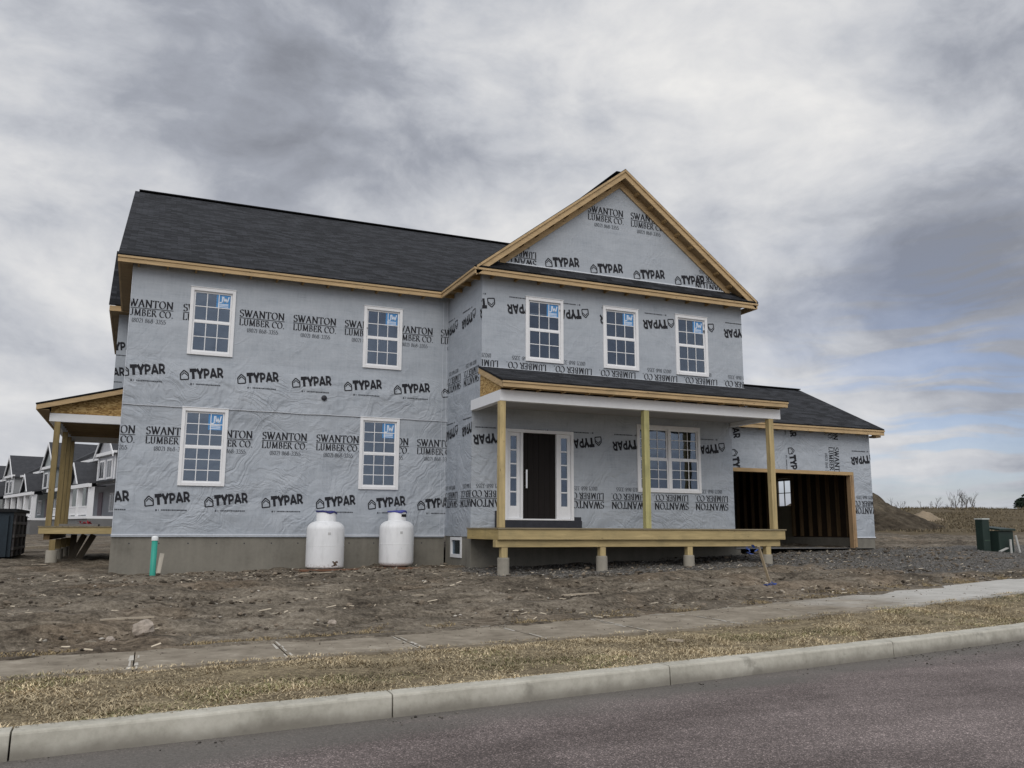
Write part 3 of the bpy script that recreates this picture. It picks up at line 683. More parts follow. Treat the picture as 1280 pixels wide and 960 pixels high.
# gable above
tri = [(.36, 6.40), (7.13, 6.40), (3.757, 8.86)]; mb = MB()
mb.face([(u, 0, v) for u, v in tri])
stamp(mb, MER, (2.83, 7.72), 0, P, [tri], [], .004); stamp(mb, MER, (4.08, 7.72), 0, P, [tri], [], .004)
for k in range(4): stamp(mb, BRA, (1.63 + 1.25 * k, 6.49), 0, P, [tri], [], .004)
stamp(mb, MER, (7.05, 7.0), 180, P, [tri], [], .006); stamp(mb, MER, (1.4, 6.98), 180, P, [tri], [], .006)
mb.build('house_wrap', WALLM, house)
# block: lower front
DW = (4.494, 6.425, 1.114, 2.822)
hL = [hole(DW), (.86, 2.65, .40, 2.53)]; P = front(yL); mb = MB()
wall_cells(mb, 0, xB1, 0, 3.1, hL, P)
for k in range(0, 7): stamp(mb, BRA, (.98 + 1.25 * k, 2.47), 180, P, [rect(0, xB1, 0, 3.1)], hL, .004)
for k in range(0, 7): stamp(mb, MER, (1.02 + 1.25 * k, 1.23), 180, P, [rect(0, xB1, 0, 3.1)], hL, .004)
mb.build('house_wrap', WALLM, house)
mb = MB(); mb.face([(xB1, 0, 3), (xB1, 14, 3), (xB1, 14, 6.2), (xB1, 0, 6.2)]); mb.face([(xB1, yL, -.3), (xB1, yG, -.3), (xB1, yG, 3.1), (xB1, yL, 3.1)])
mb.build('house_wrap', WALLM, house)
# garage front and right side
GO = (7.5, 12.36, -.33, 1.80); GX1 = 13.175
P = front(yG); mb = MB()
wall_cells(mb, 7.47, GX1, -.02, 3.1, [GO], P)
regs = [rect(7.47, 12.30, 1.9, 3.1), rect(12.30, GX1, 0, 3.1)]
GR = regs[:1]
for k in range(-1, 2):
    stamp(mb, BRA, (8.03, 2.42 + 1.25 * k), -90, P, GR, [], .004)
    stamp(mb, BRA, (10.05, 2.55 + 1.25 * k), -90, P, GR, [], .004)
    stamp(mb, MER, (11.40, 2.62 + 1.25 * k), -90, P, [rect(11, 12.3, 1.9, 3.1)], [], .004)
stamp(mb, BRA, (13.35, 2.46), 180, P, regs[1:], [], .006); stamp(mb, MER, (13.42, 1.22), 180, P, regs[1:], [], .006)
mb.box(12.42, GX1 + .01, yG - .015, yG - .002, -.03, .0, 3)
mb.build('house_wrap', WALLM + [M['tape']], house)
SD = (4.72, 5.62, -.3, 2.0)
mb = MB(); PR = lambda u, v, o_: (GX1 + o_, u, v)
wall_cells(mb, yG, 8.2, -.02, 3.1, [SD], PR); mb.face([(GX1, yG, 3.1), (GX1, 8.2, 3.1), (GX1, 4.613, 4.85)])
mb.build('house_wrap', WALLM, house)

# foundation
mb = MB(); mb.box(xA0 - .0, -.02, yA + .02, yA + .25, -1.1, -.004); mb.box(xA0, xA0 + .25, yA + .25, 19, -1.1, -.004)
for k in range(13):
    for z in (-.17,): x = -7.2 + .6 * k; mb.mesh([(x + .016 * math.cos(q), yA + .0185, z + .016 * math.sin(q)) for q in [i * math.pi / 4 for i in range(8)]], [tuple(range(8))], 1)
mb.build('foundation', [M['found'], M['membrane']], house)
mb = MB(); mb.box(.02, .25, yL + .25, 1.21, -1.1, -.004); mb.box(.02, .25, 1.98, yA + .01, -1.1, -.004); mb.box(.02, .25, 1.21, 1.98, -1.1, -.5); mb.box(.02, 7.5, yL + .02, yL + .25, -1.1, -.004)
mb.box(7.5, 7.7, yL + .1, yG + .2, -1.1, -.33)
fo = mb.build('foundation', M['found'], house)
mb = MB()
for a in ((1.21, 1.28, -.5, -.02), (1.91, 1.98, -.5, -.02), (1.28, 1.91, -.5, -.42), (1.28, 1.91, -.09, -.02)): mb.box(-.005, .08, a[0], a[1], a[2], a[3])
bw = mb.build('basement_window', M['white'], house)
mb = MB(); mb.box(.04, .05, 1.28, 1.91, -.42, -.09); mb.build('pane', M['glass'], bw)
mb = MB(); mb.box(12.42, GX1 - .01, yG + .01, yG + .2, -1, -.03); mb.box(GX1 - .2, GX1 - .01, yG + .2, 8, -1, -.03)
mb.build('foundation', M['found'], house)

# inside: floors and dark sheathing so the windows look into real rooms
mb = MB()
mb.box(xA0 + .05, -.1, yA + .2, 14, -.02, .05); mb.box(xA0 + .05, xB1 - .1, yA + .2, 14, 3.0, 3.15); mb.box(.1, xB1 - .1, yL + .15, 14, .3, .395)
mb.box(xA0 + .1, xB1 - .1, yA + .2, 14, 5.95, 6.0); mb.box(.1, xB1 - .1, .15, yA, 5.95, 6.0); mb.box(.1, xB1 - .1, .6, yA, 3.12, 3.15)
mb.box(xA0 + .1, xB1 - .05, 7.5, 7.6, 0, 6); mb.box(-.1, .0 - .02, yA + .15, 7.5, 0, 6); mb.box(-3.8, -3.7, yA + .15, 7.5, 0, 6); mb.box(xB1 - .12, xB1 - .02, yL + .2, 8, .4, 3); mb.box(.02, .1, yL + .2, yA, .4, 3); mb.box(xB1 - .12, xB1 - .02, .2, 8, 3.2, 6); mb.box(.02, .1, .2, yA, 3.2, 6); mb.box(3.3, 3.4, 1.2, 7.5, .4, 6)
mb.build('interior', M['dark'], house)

# ------------------------------------------------------------------ windows
def make_window(x0, x1, z0, z1, y, rows, units=1, stick=True):
    c = .075; mb = MB(); yf = y - .035; yb = y + .07
    mb.box(x0, x0 + c, yf, yb, z0, z1); mb.box(x1 - c, x1, yf, yb, z0, z1); mb.box(x0 + c, x1 - c, yf, yb, z1 - c, z1); mb.box(x0 + c, x1 - c, yf - .006, yb, z0, z0 + c)
    mb.box(x0 - .008, x1 + .008, yf - .012, y - .001, z1 + .001, z1 + .018)
    w = (x1 - x0 - 2 * c - (units - 1) * c) / units; sash = MB(); grid = MB(); gl_ = MB(); zm = (z0 + z1) / 2
    for u in range(units):
        a = x0 + c + u * (w + c); b = a + w
        if u: mb.box(a - c, a, yf, yb, z0 + c, z1 - c)
        for lo, hi, dy in ((z0 + c, zm - .002, .0), (zm + .002, z1 - c, .022)):
            s_ = .038; yy = y - .012 + dy
            a_, b_ = a + .002, b - .002
            sash.box(a_, a_ + s_, yy, yy + .03, lo, hi); sash.box(b_ - s_, b_, yy, yy + .03, lo, hi); sash.box(a_ + s_, b_ - s_, yy, yy + .03, lo, lo + s_); sash.box(a_ + s_, b_ - s_, yy, yy + .03, hi - s_, hi)
            ga, gb, g0, g1 = a_ + s_, b_ - s_, lo + s_, hi - s_
            gl_.box(ga, gb, yy + .014, yy + .02, g0, g1)
            for k in (1, 2): xx = ga + (gb - ga) * k / 3; grid.box(xx - .009, xx + .009, yy + .006, yy + .012, g0, g1)
            for k in range(1, rows): q = g0 + (g1 - g0) * k / rows; grid.box(ga, gb, yy + .005, yy + .011, q - .009, q + .009)
    fr = mb.build('window', M['white'], house, bevel=.006)
    sash.build('sash', M['white'], fr); grid.build('grille', M['white'], fr); gl_.build('pane', M['glass'], fr)
    if stick:
        a = x0 + c; b = x1 - c; st = MB(); ys = y + .003; g1 = z1 - c - .045; rh = .62 * (z1 - z0) / 2 / (rows if rows == 2 else 2.1)
        sx0, sx1, sz0, sz1 = b - .05 - .30, b - .045, g1 - .36 if rows == 3 else g1 - .30, g1
        st.box(sx0, sx1, ys + .019, ys + .0215, sz0, sz1)
        W_, H_ = sx1 - sx0, sz1 - sz0
        T = lambda x, z: (sx0 + W_ * x, sz0 + H_ * z)
        for pl in ([(.42, .9), (.42, .5), (.36, .4), (.22, .42)], [(.5, .9), (.58, .42), (.68, .8), (.78, .42), (.9, .9)]):
            for p, q in zip(pl[:-1], pl[1:]):
                qd = nib(p, q, 0, fixed=.075); st.face([(T(a_, b_)[0], ys + .0185, T(a_, b_)[1]) for a_, b_ in qd], 1)
        for zz_ in (.06, .17, .26): st.face([(T(.12, zz_)[0], ys + .0185, T(.12, zz_)[1]), (T(.88, zz_)[0], ys + .0185, T(.88, zz_)[1]), (T(.88, zz_ + .05)[0], ys + .0185, T(.88, zz_ + .05)[1]), (T(.12, zz_ + .05)[0], ys + .0185, T(.12, zz_ + .05)[1])], 1)
        st.build('sticker', [M['sticker'], M['sticker_white']], fr)
for w in WIN['A']: make_window(*w[:4], yA - (.012 if w[2] > 3 else 0), w[4])
for w in WIN['B']: make_window(*w[:4], 0, w[4])
make_window(*DW, yL, 3, 2, False)
# utility box hole left of centre
mb = MB(); mb.lathe((0, 0, 0), [(.0, -.004), (.065, -.004), (.065, .03), (.05, .045), (0, .045)], 14)
mb.v = [(-3.14 + x, yA - .015 - z, 3.27 + y) for x, y, z in mb.v]; mb.build('vent_cap', M['membrane'], house)

# ------------------------------------------------------------------ front door
mb = MB(); y0 = yL - .045; y1 = yL + .1
mb.box(.84, .91, y0, y1, .385, 2.546); mb.box(2.597, 2.667, y0, y1, .385, 2.546); mb.box(.91, 2.597, y0, y1, 2.47, 2.546); mb.box(1.245, 1.305, y0, y1, .385, 2.47); mb.box(2.195, 2.255, y0, y1, .385, 2.47); mb.box(.91, 2.597, y0 - .03, y1, .385, .42)
df = mb.build('door_frame', M['white'], house, bevel=.004)
for (a, b) in ((.912, 1.243), (2.257, 2.595)):
    mb = MB(); yy = yL + .005; w_ = .085; z0_, z1_ = .422, 2.468
    mb.box(a, a + w_, yy, yy + .04, z0_, z1_); mb.box(b - w_, b, yy, yy + .04, z0_, z1_); mb.box(a + w_, b - w_, yy, yy + .04, z0_, .72); mb.box(a + w_, b - w_, yy, yy + .04, 2.38, z1_)
    for k in range(1, 5): q = .72 + (2.38 - .72) * k / 5; mb.box(a + w_, b - w_, yy + .004, yy + .036, q - .016, q + .016)
    sdl = mb.build('sidelight', M['white'], df, bevel=.004)
for (a, b) in ((.997, 1.158), (2.342, 2.51)):
    mb = MB(); mb.box(a, b, yL + .022, yL + .028, .72, 2.38); mb.build('sidelight_pane', M['glass'], df)
mb = MB()
for k in range(6): a = 1.307 + k * .148; mb.box(a + .002, a + .146, yL + .03 - .004 * (k % 2), yL + .07, .422, 2.468)
dr = mb.build('door', M['door'], df, bevel=.004)
mb = MB(); mb.bar((1.40, yL - .03, 1.14), (1.40, yL - .03, 1.58), .04, .03); mb.bar((1.40, yL - .03, 1.2), (1.40, yL + .03, 1.2), .03, .03); mb.bar((1.40, yL - .03, 1.52), (1.40, yL + .03, 1.52), .03, .03)
mb.build('door_handle', M['steel'], df)
mb = MB(); mb.box(.6, 2.87, yL - .06, yL - .048, .212, .384); mb.box(.6, .81, yL - .02, yL - .005, .212, .6); mb.box(2.68, 2.87, yL - .02, yL - .005, .3, .47); mb.box(.7, 2.75, yL - .09, yL - .06, .206, .235)
mb.build('threshold_membrane', M['membrane'], house)

# ------------------------------------------------------------------ roofs
def roof_slab(mb, p0, p1, p2, p3, th=.035):
    """eave p0->p1, ridge p2<-p3 above them; uv in metres along the eave / up the slope"""
    p = [Vector(q) for q in (p0, p1, p2, p3)]; e = (p[1] - p[0]).normalized(); nrm = (p[1] - p[0]).cross(p[3] - p[0]).normalized(); s_ = nrm.cross(e)
    uv = [((q - p[0]).dot(e), (q - p[0]).dot(s_)) for q in p]; lo = [q - nrm * th for q in p]
    mb.face(p, 0, uv); mb.face(lo[::-1], 0)
    for i in range(4): j = (i + 1) % 4; mb.face([lo[i], lo[j], p[j], p[i]], 0, [(0, 0), (.3, 0), (.3, .03), (0, .03)])
xl = xA0 - OH; ye = yA - OH; z_ = zEt + .035
mb = MB()
roof_slab(mb, (xl, ye - .02, z_), (6.4, ye - .02, z_), (6.4, YR, ZR), (xl, YR, ZR)); roof_slab(mb, (6.4, YB + .3, z_), (xl, YB + .3, z_), (xl, YR, ZR), (6.4, YR, ZR))
mb.bar((xl + .12, YR, ZR + .012), (6.4, YR, ZR + .012), .26, .035)
mb.build('roof', M['shingle'], house)
# bump-out roof at the far left
mb = MB(); roof_slab(mb, (xb - .26, 7.0, z_), (-7.2, 7.0, z_), (-7.2, 9.2, 8.35), (xb - .26, 9.2, 8.35)); roof_slab(mb, (-7.2, 13.6, z_), (xb - .26, 13.6, z_), (xb - .26, 9.2, 8.35), (-7.2, 9.2, 8.35)); mb.build('roof', M['shingle'], house)
mb = MB(); mb.box(xb - .24, -7.0, 7.02, 7.06, zE, zEt); mb.box(xb - .24, xb - .2, 7.06, 13.6, zE, zEt); mb.build('fascia', M['fascia'], house)
mb = MB(); mb.box(xb - .2, -7.0, 7.06, 13.5, zE + .02, zE + .04); mb.build('soffit', M['soffit'], house)
# shingled return along the left gable end
mb = MB(); roof_slab(mb, (xl - .02, 7.2, z_ - .01), (xl - .02, ye + .05, z_ - .01), (xA0, ye + .9, z_ + .2), (xA0, 7.2, z_ + .2)); mb.build('roof', M['shingle'], house)
# gable block
zap = 9.235 + .03; xm = 3.757; ex0, ex1 = -OH, xB1 + OH; rp = (zap - (zEt + .08)) / (xm + .24)
def rz(x): return zap - rp * abs(x - xm)
mb = MB(); y0 = -.335
roof_slab(mb, (ex0, 8.6, rz(ex0)), (ex0, y0, rz(ex0)), (xm, y0, zap), (xm, 8.6, zap)); roof_slab(mb, (ex1, y0, rz(ex1)), (ex1, 8.6, rz(ex1)), (xm, 8.6, zap), (xm, y0, zap))
mb.bar((xm, y0 + .25, zap + .005), (xm, 8.4, zap + .01), .24, .03); mb.build('roof', M['shingle'], house)
# pent return along the base of the gable
mb = MB(); roof_slab(mb, (ex0 - .02, -OH - .03, z_), (ex1 + .02, -OH - .03, z_), (xB1 - .1, -.004, 6.47), (.1, -.004, 6.47)); mb.build('pent_roof', M['shingle'], house)
mb = MB(); mb.box(.25, 7.2, -.02, -.006, 6.452, 6.485); mb.build('flashing', M['tape'], house)

# fascia boards with a narrower strip on top
mb = MB()
mb.box(xl, -OH, ye, ye + .04, zE, zEt - .05); mb.box(xl - .006, -OH, ye - .022, ye + .04, zEt - .047, zEt)
mb.build('fascia', M['fascia'], house)
mb = MB(); mb.box(xl, xl + .04, ye + .042, 7.0, zE, zEt); mb.build('fascia', M['fascia_y'], house)
mb = MB(); mb.box(-OH, -OH + .04, -OH + .042, ye + .04, zE, zEt - .05); mb.box(-OH - .022, -OH + .04, -OH + .042, ye - .024, zEt - .047, zEt); mb.build('fascia', M['fascia_y'], house)
mb = MB(); mb.box(-OH, ex1, -OH, -OH + .04, zE, zEt - .05); mb.box(-OH - .022, ex1 + .02, -OH - .022, -OH + .04, zEt - .047, zEt); mb.box(ex1 - .04, ex1, -OH + .042, 8, zE, zEt)
mb.build('fascia', M['fascia'], house)
# soffits and rafter tails
mb = MB(); mb.box(xl + .04, -.3, ye + .04, yA - .02, zE + .095, zE + .105); mb.box(-OH + .04, -.004, -OH + .04, yA - .3, zE + .095, zE + .105); mb.box(-OH + .04, ex1 - .04, -OH + .04, -.004, zE + .095, zE + .105)
mb.build('soffit', M['soffit'], house)
mb = MB(); mb.box(xl + .04, xA0 - .004, ye + .04, 7.0, zE + .015, zE + .03); mb.build('soffit', M['soffit'], house)
def one(name, m_, *b):
    q = MB(); q.box(*b); return q.build(name, m_, house)
x = xA0 + .1
while x < -.35: one('rafter_tail', M['rafter'], x, x + .04, ye + .04, yA - .014, zE - .005, zE + .09); x += .61
x = .2
while x < xB1: one('rafter_tail', M['rafter'], x, x + .04, -OH + .04, -.003, zE + .0, zE + .09); x += .61
y = .15
while y < 2: one('rafter_tail', M['rafter'], -OH + .04, -.003, y, y + .04, zE - .003, zE + .09); y += .61
# rake boards of the gable: outer fascia, thin drip strip, underside and inner frieze
def rake(mb, x0, x1, dz0, dz1, ya, yb, mi=0):
    v = []
    for x in (x0, x1):
        z = rz(x); v.append([(x, ya, z + dz0), (x, yb, z + dz0), (x, yb, z + dz1), (x, ya, z + dz1)])
    a, b = v
    mb.hexa([a[0], b[0], b[1], a[1], a[3], b[3], b[2], a[2]], mi)
for sgn in (-1, 1):
    e = ex0 + .04 if sgn < 0 else ex1 - .04; mb = MB()
    rake(mb, xm, e, -.235, -.078, -OH, -OH + .035); rake(mb, xm, e, -.08, -.016, -OH - .03, -OH + .035); mb.build('rake_board', M['fascia'], house)
    mb = MB(); e2 = .15 if sgn < 0 else 7.36
    rake(mb, xm, e2, -.215, -.19, -OH + .037, -.004); mb.build('soffit', M['soffit'], house)
    mb = MB(); e3 = .42 if sgn < 0 else 7.1
    rake(mb, xm, e3, -.40, -.217, -.045, -.006); mb.build('frieze_board', M['fascia'], house)
    for k in range(1, 9):
        x = xm + (e2 - xm) * k / 9; mb = MB(); rake(mb, x, x + .045, -.27, -.216, -OH + .05, -.05); mb.build('lookout', M['rafter'], house)

# garage roof
gz0, gzt = 3.015, 3.168; gye = yG - OH; gx1 = GX1 + OH; gyr, gzr = 4.613, 4.927
mb = MB(); roof_slab(mb, (7.48, gye - .02, gzt + .035), (gx1, gye - .02, gzt + .035), (gx1, gyr, gzr), (7.48, gyr, gzr)); roof_slab(mb, (gx1, 8.2, gzt + .035), (7.48, 8.2, gzt + .035), (7.48, gyr, gzr), (gx1, gyr, gzr))
mb.bar((7.48, gyr, gzr + .01), (gx1 - .05, gyr, gzr + .01), .24, .03); mb.build('roof', M['shingle'], house)
mb = MB(); mb.box(7.48, gx1, gye, gye + .04, gz0, gzt - .05); mb.box(7.48, gx1 + .01, gye - .022, gye + .04, gzt - .047, gzt); mb.build('fascia', M['fascia'], house)
mb = MB(); mb.box(7.48, gx1 - .03, gye + .042, yG - .004, gz0 + .09, gz0 + .1); x = 7.8
while x < 13.4: mb.box(x, x + .04, gye + .042, yG - .004, gz0 + .0, gz0 + .088); x += .61
mb.box(GX1 + .005, gx1 - .1, gye + .043, yG - .0, gz0 - .06, gz0 - .002)
mb.build('soffit', M['soffit'], house)
mb = MB(); mb.hexa([(gx1 - .04, gye + .045, gz0 + .02), (gx1, gye + .045, gz0 + .02), (gx1, gyr, gzr - .19), (gx1 - .04, gyr, gzr - .19), (gx1 - .04, gye + .045, gzt - .0), (gx1, gye + .045, gzt), (gx1, gyr, gzr - .04), (gx1 - .04, gyr, gzr - .04)]); mb.build('rake_board', M['fascia_y'], house)
# garage opening trim and interior
mb = MB(); mb.box(7.5, 12.36, yG - .02, yG + .14, 1.80, 1.86); mb.box(7.5, 12.44, yG - .034, yG - .021, 1.802, 1.9); mb.build('opening_trim', M['trimwood'], house)
mb = MB(); mb.box(12.32, 12.36, yG - .02, yG + .14, -.33, 1.80); mb.box(12.361, 12.44, yG - .034, yG - .004, -.3, 1.80); mb.build('opening_trim', M['trimwood_z'], house)
mb = MB(); mb.face([(7.5, yG - .2, -.325), (13.1, yG - .2, -.325), (13.1, 8.1, -.325), (7.5, 8.1, -.325)]); mb.build('garage_floor', M['slab'], house)
mb = MB(); xi = GX1 - .16
for (a, b) in ((yG + .15, SD[0]), (SD[1], 8.1)): mb.box(xi + .12, xi + .135, a, b, -.02, 3.0); mb.box(xi, xi + .12, a, b, -.32, .0)
mb.box(xi + .12, xi + .135, SD[0], SD[1], SD[3], 3.0); mb.box(7.5, xi, 8.06, 8.1, -.32, 3.2); mb.box(7.5, 7.52, yG + .1, 8.1, -.32, 3.2); mb.box(7.5, 13.1, yG + .1, 8.1, 3.0, 3.02)
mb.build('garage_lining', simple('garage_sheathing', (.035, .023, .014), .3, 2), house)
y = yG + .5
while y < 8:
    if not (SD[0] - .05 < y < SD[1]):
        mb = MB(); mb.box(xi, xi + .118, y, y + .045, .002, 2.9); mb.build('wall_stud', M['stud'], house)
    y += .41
mb = MB(); mb.bar((10.6, 6.2, -.32), (10.9, 7.9, 2.3), .09, .04); mb.bar((10.2, 6.3, -.32), (10.6, 7.9, 2.2), .09, .04); mb.bar((9.6, 6.6, -.32), (9.7, 7.9, 2.4), .14, .04)
mb.build('leaning_boards', M['stud'], house)
mb = MB()
for a, b, c, d in ((SD[0], SD[0] + .07, SD[2], SD[3]), (SD[1] - .07, SD[1], SD[2], SD[3]), (SD[0] + .07, SD[1] - .07, SD[3] - .07, SD[3])): mb.box(xi + .02, GX1 + .03, a, b, c, d)
sdn = mb.build('side_door', M['stud'], house)
mb = MB(); ya_, yb_ = SD[0] + .072, SD[1] - .072
mb.box(xi + .08, xi + .12, ya_, yb_, SD[2] + .02, 1.0); mb.box(xi + .08, xi + .12, ya_, ya_ + .06, 1.0, 1.92); mb.box(xi + .08, xi + .12, yb_ - .06, yb_, 1.0, 1.92); mb.box(xi + .08, xi + .12, ya_ + .06, yb_ - .06, 1.84, 1.92)
mb.box(xi + .085, xi + .115, (ya_ + yb_) / 2 - .012, (ya_ + yb_) / 2 + .012, 1.0, 1.84); mb.box(xi + .085, xi + .115, ya_ + .06, yb_ - .06, 1.42, 1.445)
mb.build('door_leaf', simple('primed_door', (.20, .175, .125), .15), sdn)

# ------------------------------------------------------------------ front porch
bz0, bz1 = 2.923, 3.165; yp = -1.234; bxl, bxr = -.035, 7.58; yfp = yp - .249; pf0, pf1 = 3.194, 3.331
mb = MB(); mb.box(bxl, bxr, yp, yp + .15, bz0, bz1); mb.box(bxl, bxl + .15, yp + .151, yL - .002, bz0, bz1); mb.box(bxr - .15, bxr, yp + .151, yL - .002, bz0, bz1)
mb.build('porch_beam', M['white_trim'], house, bevel=.004)
mb = MB(); mb.box(bxl + .15, bxr - .15, yp + .15, yL - .004, bz0 + .10, bz0 + .115); mb.build('porch_ceiling', M['ceiling'], house)
fl, fr_ = bxl - .035, bxr + .035; pk = (3.885 - pf1 - .03) / (-yfp)
mb = MB(); roof_slab(mb, (fl - .015, yfp - .02, pf1 + .025), (fr_ + .015, yfp - .02, pf1 + .025), (fr_ + .015, -.016, 3.885), (fl - .015, -.016, 3.885)); mb.build('porch_roof', M['shingle'], house)
mb = MB(); mb.box(fl, fr_, yfp, yfp + .04, pf0, pf1 - .05); mb.box(fl - .012, fr_ + .012, yfp - .02, yfp + .04, pf1 - .047, pf1 - .008); mb.build('fascia', M['fascia'], house)
for x in (fl - .008, fr_ - .03):
    mb = MB()
    a = [(x, yfp + .042, pf1 - .15), (x + .038, yfp + .042, pf1 - .15), (x + .038, -.004, 3.885 - .17), (x, -.004, 3.885 - .17)]
    mb.hexa(a + [(q[0], q[1], q[2] + .13) for q in a]); mb.build('rake_board', M['fascia_y'], house)
mb = MB(); mb.box(fl + .03, fr_ - .03, yfp + .04, yp - .002, pf0 + .005, pf0 + .02); x = .2
while x < 7.5: mb.box(x, x + .04, yfp + .04, yp - .003, pf0 - .03, pf0 + .003); x += .61
mb.build('soffit', M['rafter'], house)
for x in (bxl + .005, bxr - .02):
    mb = MB(); a = [(yp + .01, bz1 + .004), (-.004, bz1 + .004), (-.004, 3.71), (yp + .01, 3.24)]
    mb.face([(x, u, v) for u, v in a]); mb.face([(x + .015, u, v) for u, v in a][::-1])
    for i in range(4): j = (i + 1) % 4; mb.face([(x, *a[i]), (x, *a[j]), (x + .015, *a[j]), (x + .015, *a[i])])
    mb.build('gable_sheathing', M['osb'], house)
# deck
dz = .204; mb = MB(); dx0, dx1 = -.08, 7.5
mb.box(dx0, dx1, -1.30, -1.26, -.045, dz - .03); mb.build('deck_rim', M['treated'], house, bevel=.004)
mb = MB(); mb.box(dx0, dx0 + .04, -1.258, yL - .004, -.045, dz - .03); mb.box(dx1 - .04, dx1, -1.258, yL - .004, -.045, dz - .03); y = -1.0
for k in range(18): x = .35 + .4 * k; mb.box(x, x + .04, -1.256, yL - .02, -.04, dz - .032)
mb.build('deck_joists', M['treated_y'], house)
mb = MB(); y = -1.33
while y < yL - .05: mb.box(dx0 - .02, dx1 + .02, y, min(y + .137, yL - .003), dz - .028, dz); y += .143
mb.build('deck_boards', simple('weathered_decking', (.24, .20, .13), .3, 3, stretch=(.3, 6, 6)), house)
mb = MB(); mb.box(-.11, 7.4, -1.22, -1.14, -.205, -.048); mb.box(-.11, 7.4, -1.136, -1.06, -.205, -.05); mb.build('deck_beam', M['treated'], house, bevel=.004)
for x, m_ in ((.03, 'post'), (3.66, 'post_green'), (7.28, 'post')):
    mb = MB(); mb.box(x - .07, x + .07, yp + .005, yp + .145, dz + .001, bz0 - .001); mb.build('porch_post', M[m_], house, bevel=.006)
for k, (x, zt) in enumerate(((.1, -.42), (2.47, -.40), (4.78, -.40), (7.05, -.40))):
    mb = MB(); mb.box(x - .07, x + .07, -1.21, -1.07, zt, -.206); pr = mb.build('porch_pier', M['post'], house, bevel=.004)
    mb = MB(); mb.lathe((x, -1.14, -1.3), [(.13, 0), (.128, zt + 1.27), (.12, zt + 1.3), (0, zt + 1.3)], 20); mb.build('concrete_footing', M['pier'], pr)

# ------------------------------------------------------------------ side porch at the far left
sy = 7.21; sx0 = -9.38; yend = 13.2
mb = MB(); mb.box(sx0, -7.575, sy, sy + .15, bz0, 3.14); mb.box(sx0, sx0 + .15, sy + .151, yend, bz0, 3.14); mb.box(sx0 + .15, -7.575, yend - .15, yend, bz0, 3.14); mb.build('porch_beam', M['white_trim'], house, bevel=.004)
mb = MB()
k = .27; x0r, x1r = -9.71, -7.93
roof_slab(mb, (x0r, yend + .3, 3.36), (x0r, sy - .24, 3.36), (x1r, sy - .24, 3.36 + k * (x1r - x0r)), (x1r, yend + .3, 3.36 + k * (x1r - x0r)))
x1r2 = -7.57; mb.hexa([(x1r, sy - .24, 3.33 + k * 1.78), (x1r2, sy - .24, 3.33 + k * 2.14), (x1r2, 7.49, 3.33 + k * 2.14), (x1r, 7.49, 3.33 + k * 1.78)] + [(x1r, sy - .24, 3.36 + k * 1.78), (x1r2, sy - .24, 3.36 + k * 2.14), (x1r2, 7.49, 3.36 + k * 2.14), (x1r, 7.49, 3.36 + k * 1.78)])
mb.build('porch_roof', M['shingle'], house)
mb = MB(); a = [(-9.69, 3.19), (-7.575, 3.19 + k * 2.1), (-7.575, 3.315 + k * 2.1), (-9.69, 3.315)]
mb.hexa([(a[0][0], sy - .22, a[0][1]), (a[1][0], sy - .22, a[1][1]), (a[1][0], sy - .18, a[1][1]), (a[0][0], sy - .18, a[0][1]), (a[3][0], sy - .22, a[3][1]), (a[2][0], sy - .22, a[2][1]), (a[2][0], sy - .18, a[2][1]), (a[3][0], sy - .18, a[3][1])])
mb.build('rake_board', M['fascia'], house)
mb = MB(); mb.box(-9.69, -9.65, sy - .178, yend + .28, 3.19, 3.32); mb.build('fascia', M['fascia_y'], house)
mb = MB(); a = [(-9.36, 3.145), (-7.575, 3.145), (-7.575, 3.82), (-9.36, 3.335)]
mb.face([(u, sy + .02, v) for u, v in a]); mb.face([(u, sy + .04, v) for u, v in a][::-1]); mb.build('gable_sheathing', M['osb'], house)
mb = MB(); mb.box(-9.65, -9.39, sy - .17, yend + .2, 3.20, 3.215); mb.build('soffit', M['soffit'], house)
mb = MB(); mb.box(sx0 + .15, -7.575, sy + .15, yend - .15, 3.20, 3.215)
for q in range(9): y = sy + .5 + q * .6; mb.box(sx0 + .16, -7.575, y, y + .04, 3.05, 3.198)
mb.build('porch_ceiling', M['soffit'], house)
mb = MB(); mb.box(-9.39, -7.575, sy, sy + .04, .0, .17); mb.build('deck_rim', M['treated'], house, bevel=.004)
mb = MB(); mb.box(-9.39, -9.35, sy + .041, yend, .0, .17)
for q in range(13): y = sy + .4 + q * .42; mb.box(-9.348, -7.575, y, y + .04, .01, .168)
mb.build('deck_joists', M['treated_y'], house)
mb = MB(); x = -9.41
while x < -7.75: mb.box(x, x + .137, sy - .02, yend, .172, .2); x += .143
mb.build('deck_boards', simple('weathered_decking_side', (.24, .20, .13), .3, 3, stretch=(6, .3, 6)), house)
mb = MB(); mb.box(-9.27, -9.13, sy + .1, yend - .1, -.15, -.002); mb.build('deck_beam', M['stud'], house)
for y, m_ in ((sy + .07, 'post_dark'), (10.0, 'post_dark'), (11.5, 'post_dark'), (13.0, 'post_dark')):
    mb = MB(); mb.box(-9.25, -9.11, y - .07, y + .07, .202, bz0 - .001); mb.build('porch_post', M[m_], house, bevel=.006)
for y in (sy + .13, 9.2, 11.2, 13.0):
    mb = MB(); mb.box(-9.12, -8.98, y - .07, y + .07, -.42, -.152); pr = mb.build('porch_pier', M['post_dark'], house)
    mb = MB(); mb.lathe((-9.05, y, -1.2), [(.14, 0), (.138, .77), (.125, .78), (0, .78)], 18); mb.build('concrete_footing', M['pier'], pr)

exec_parts = True
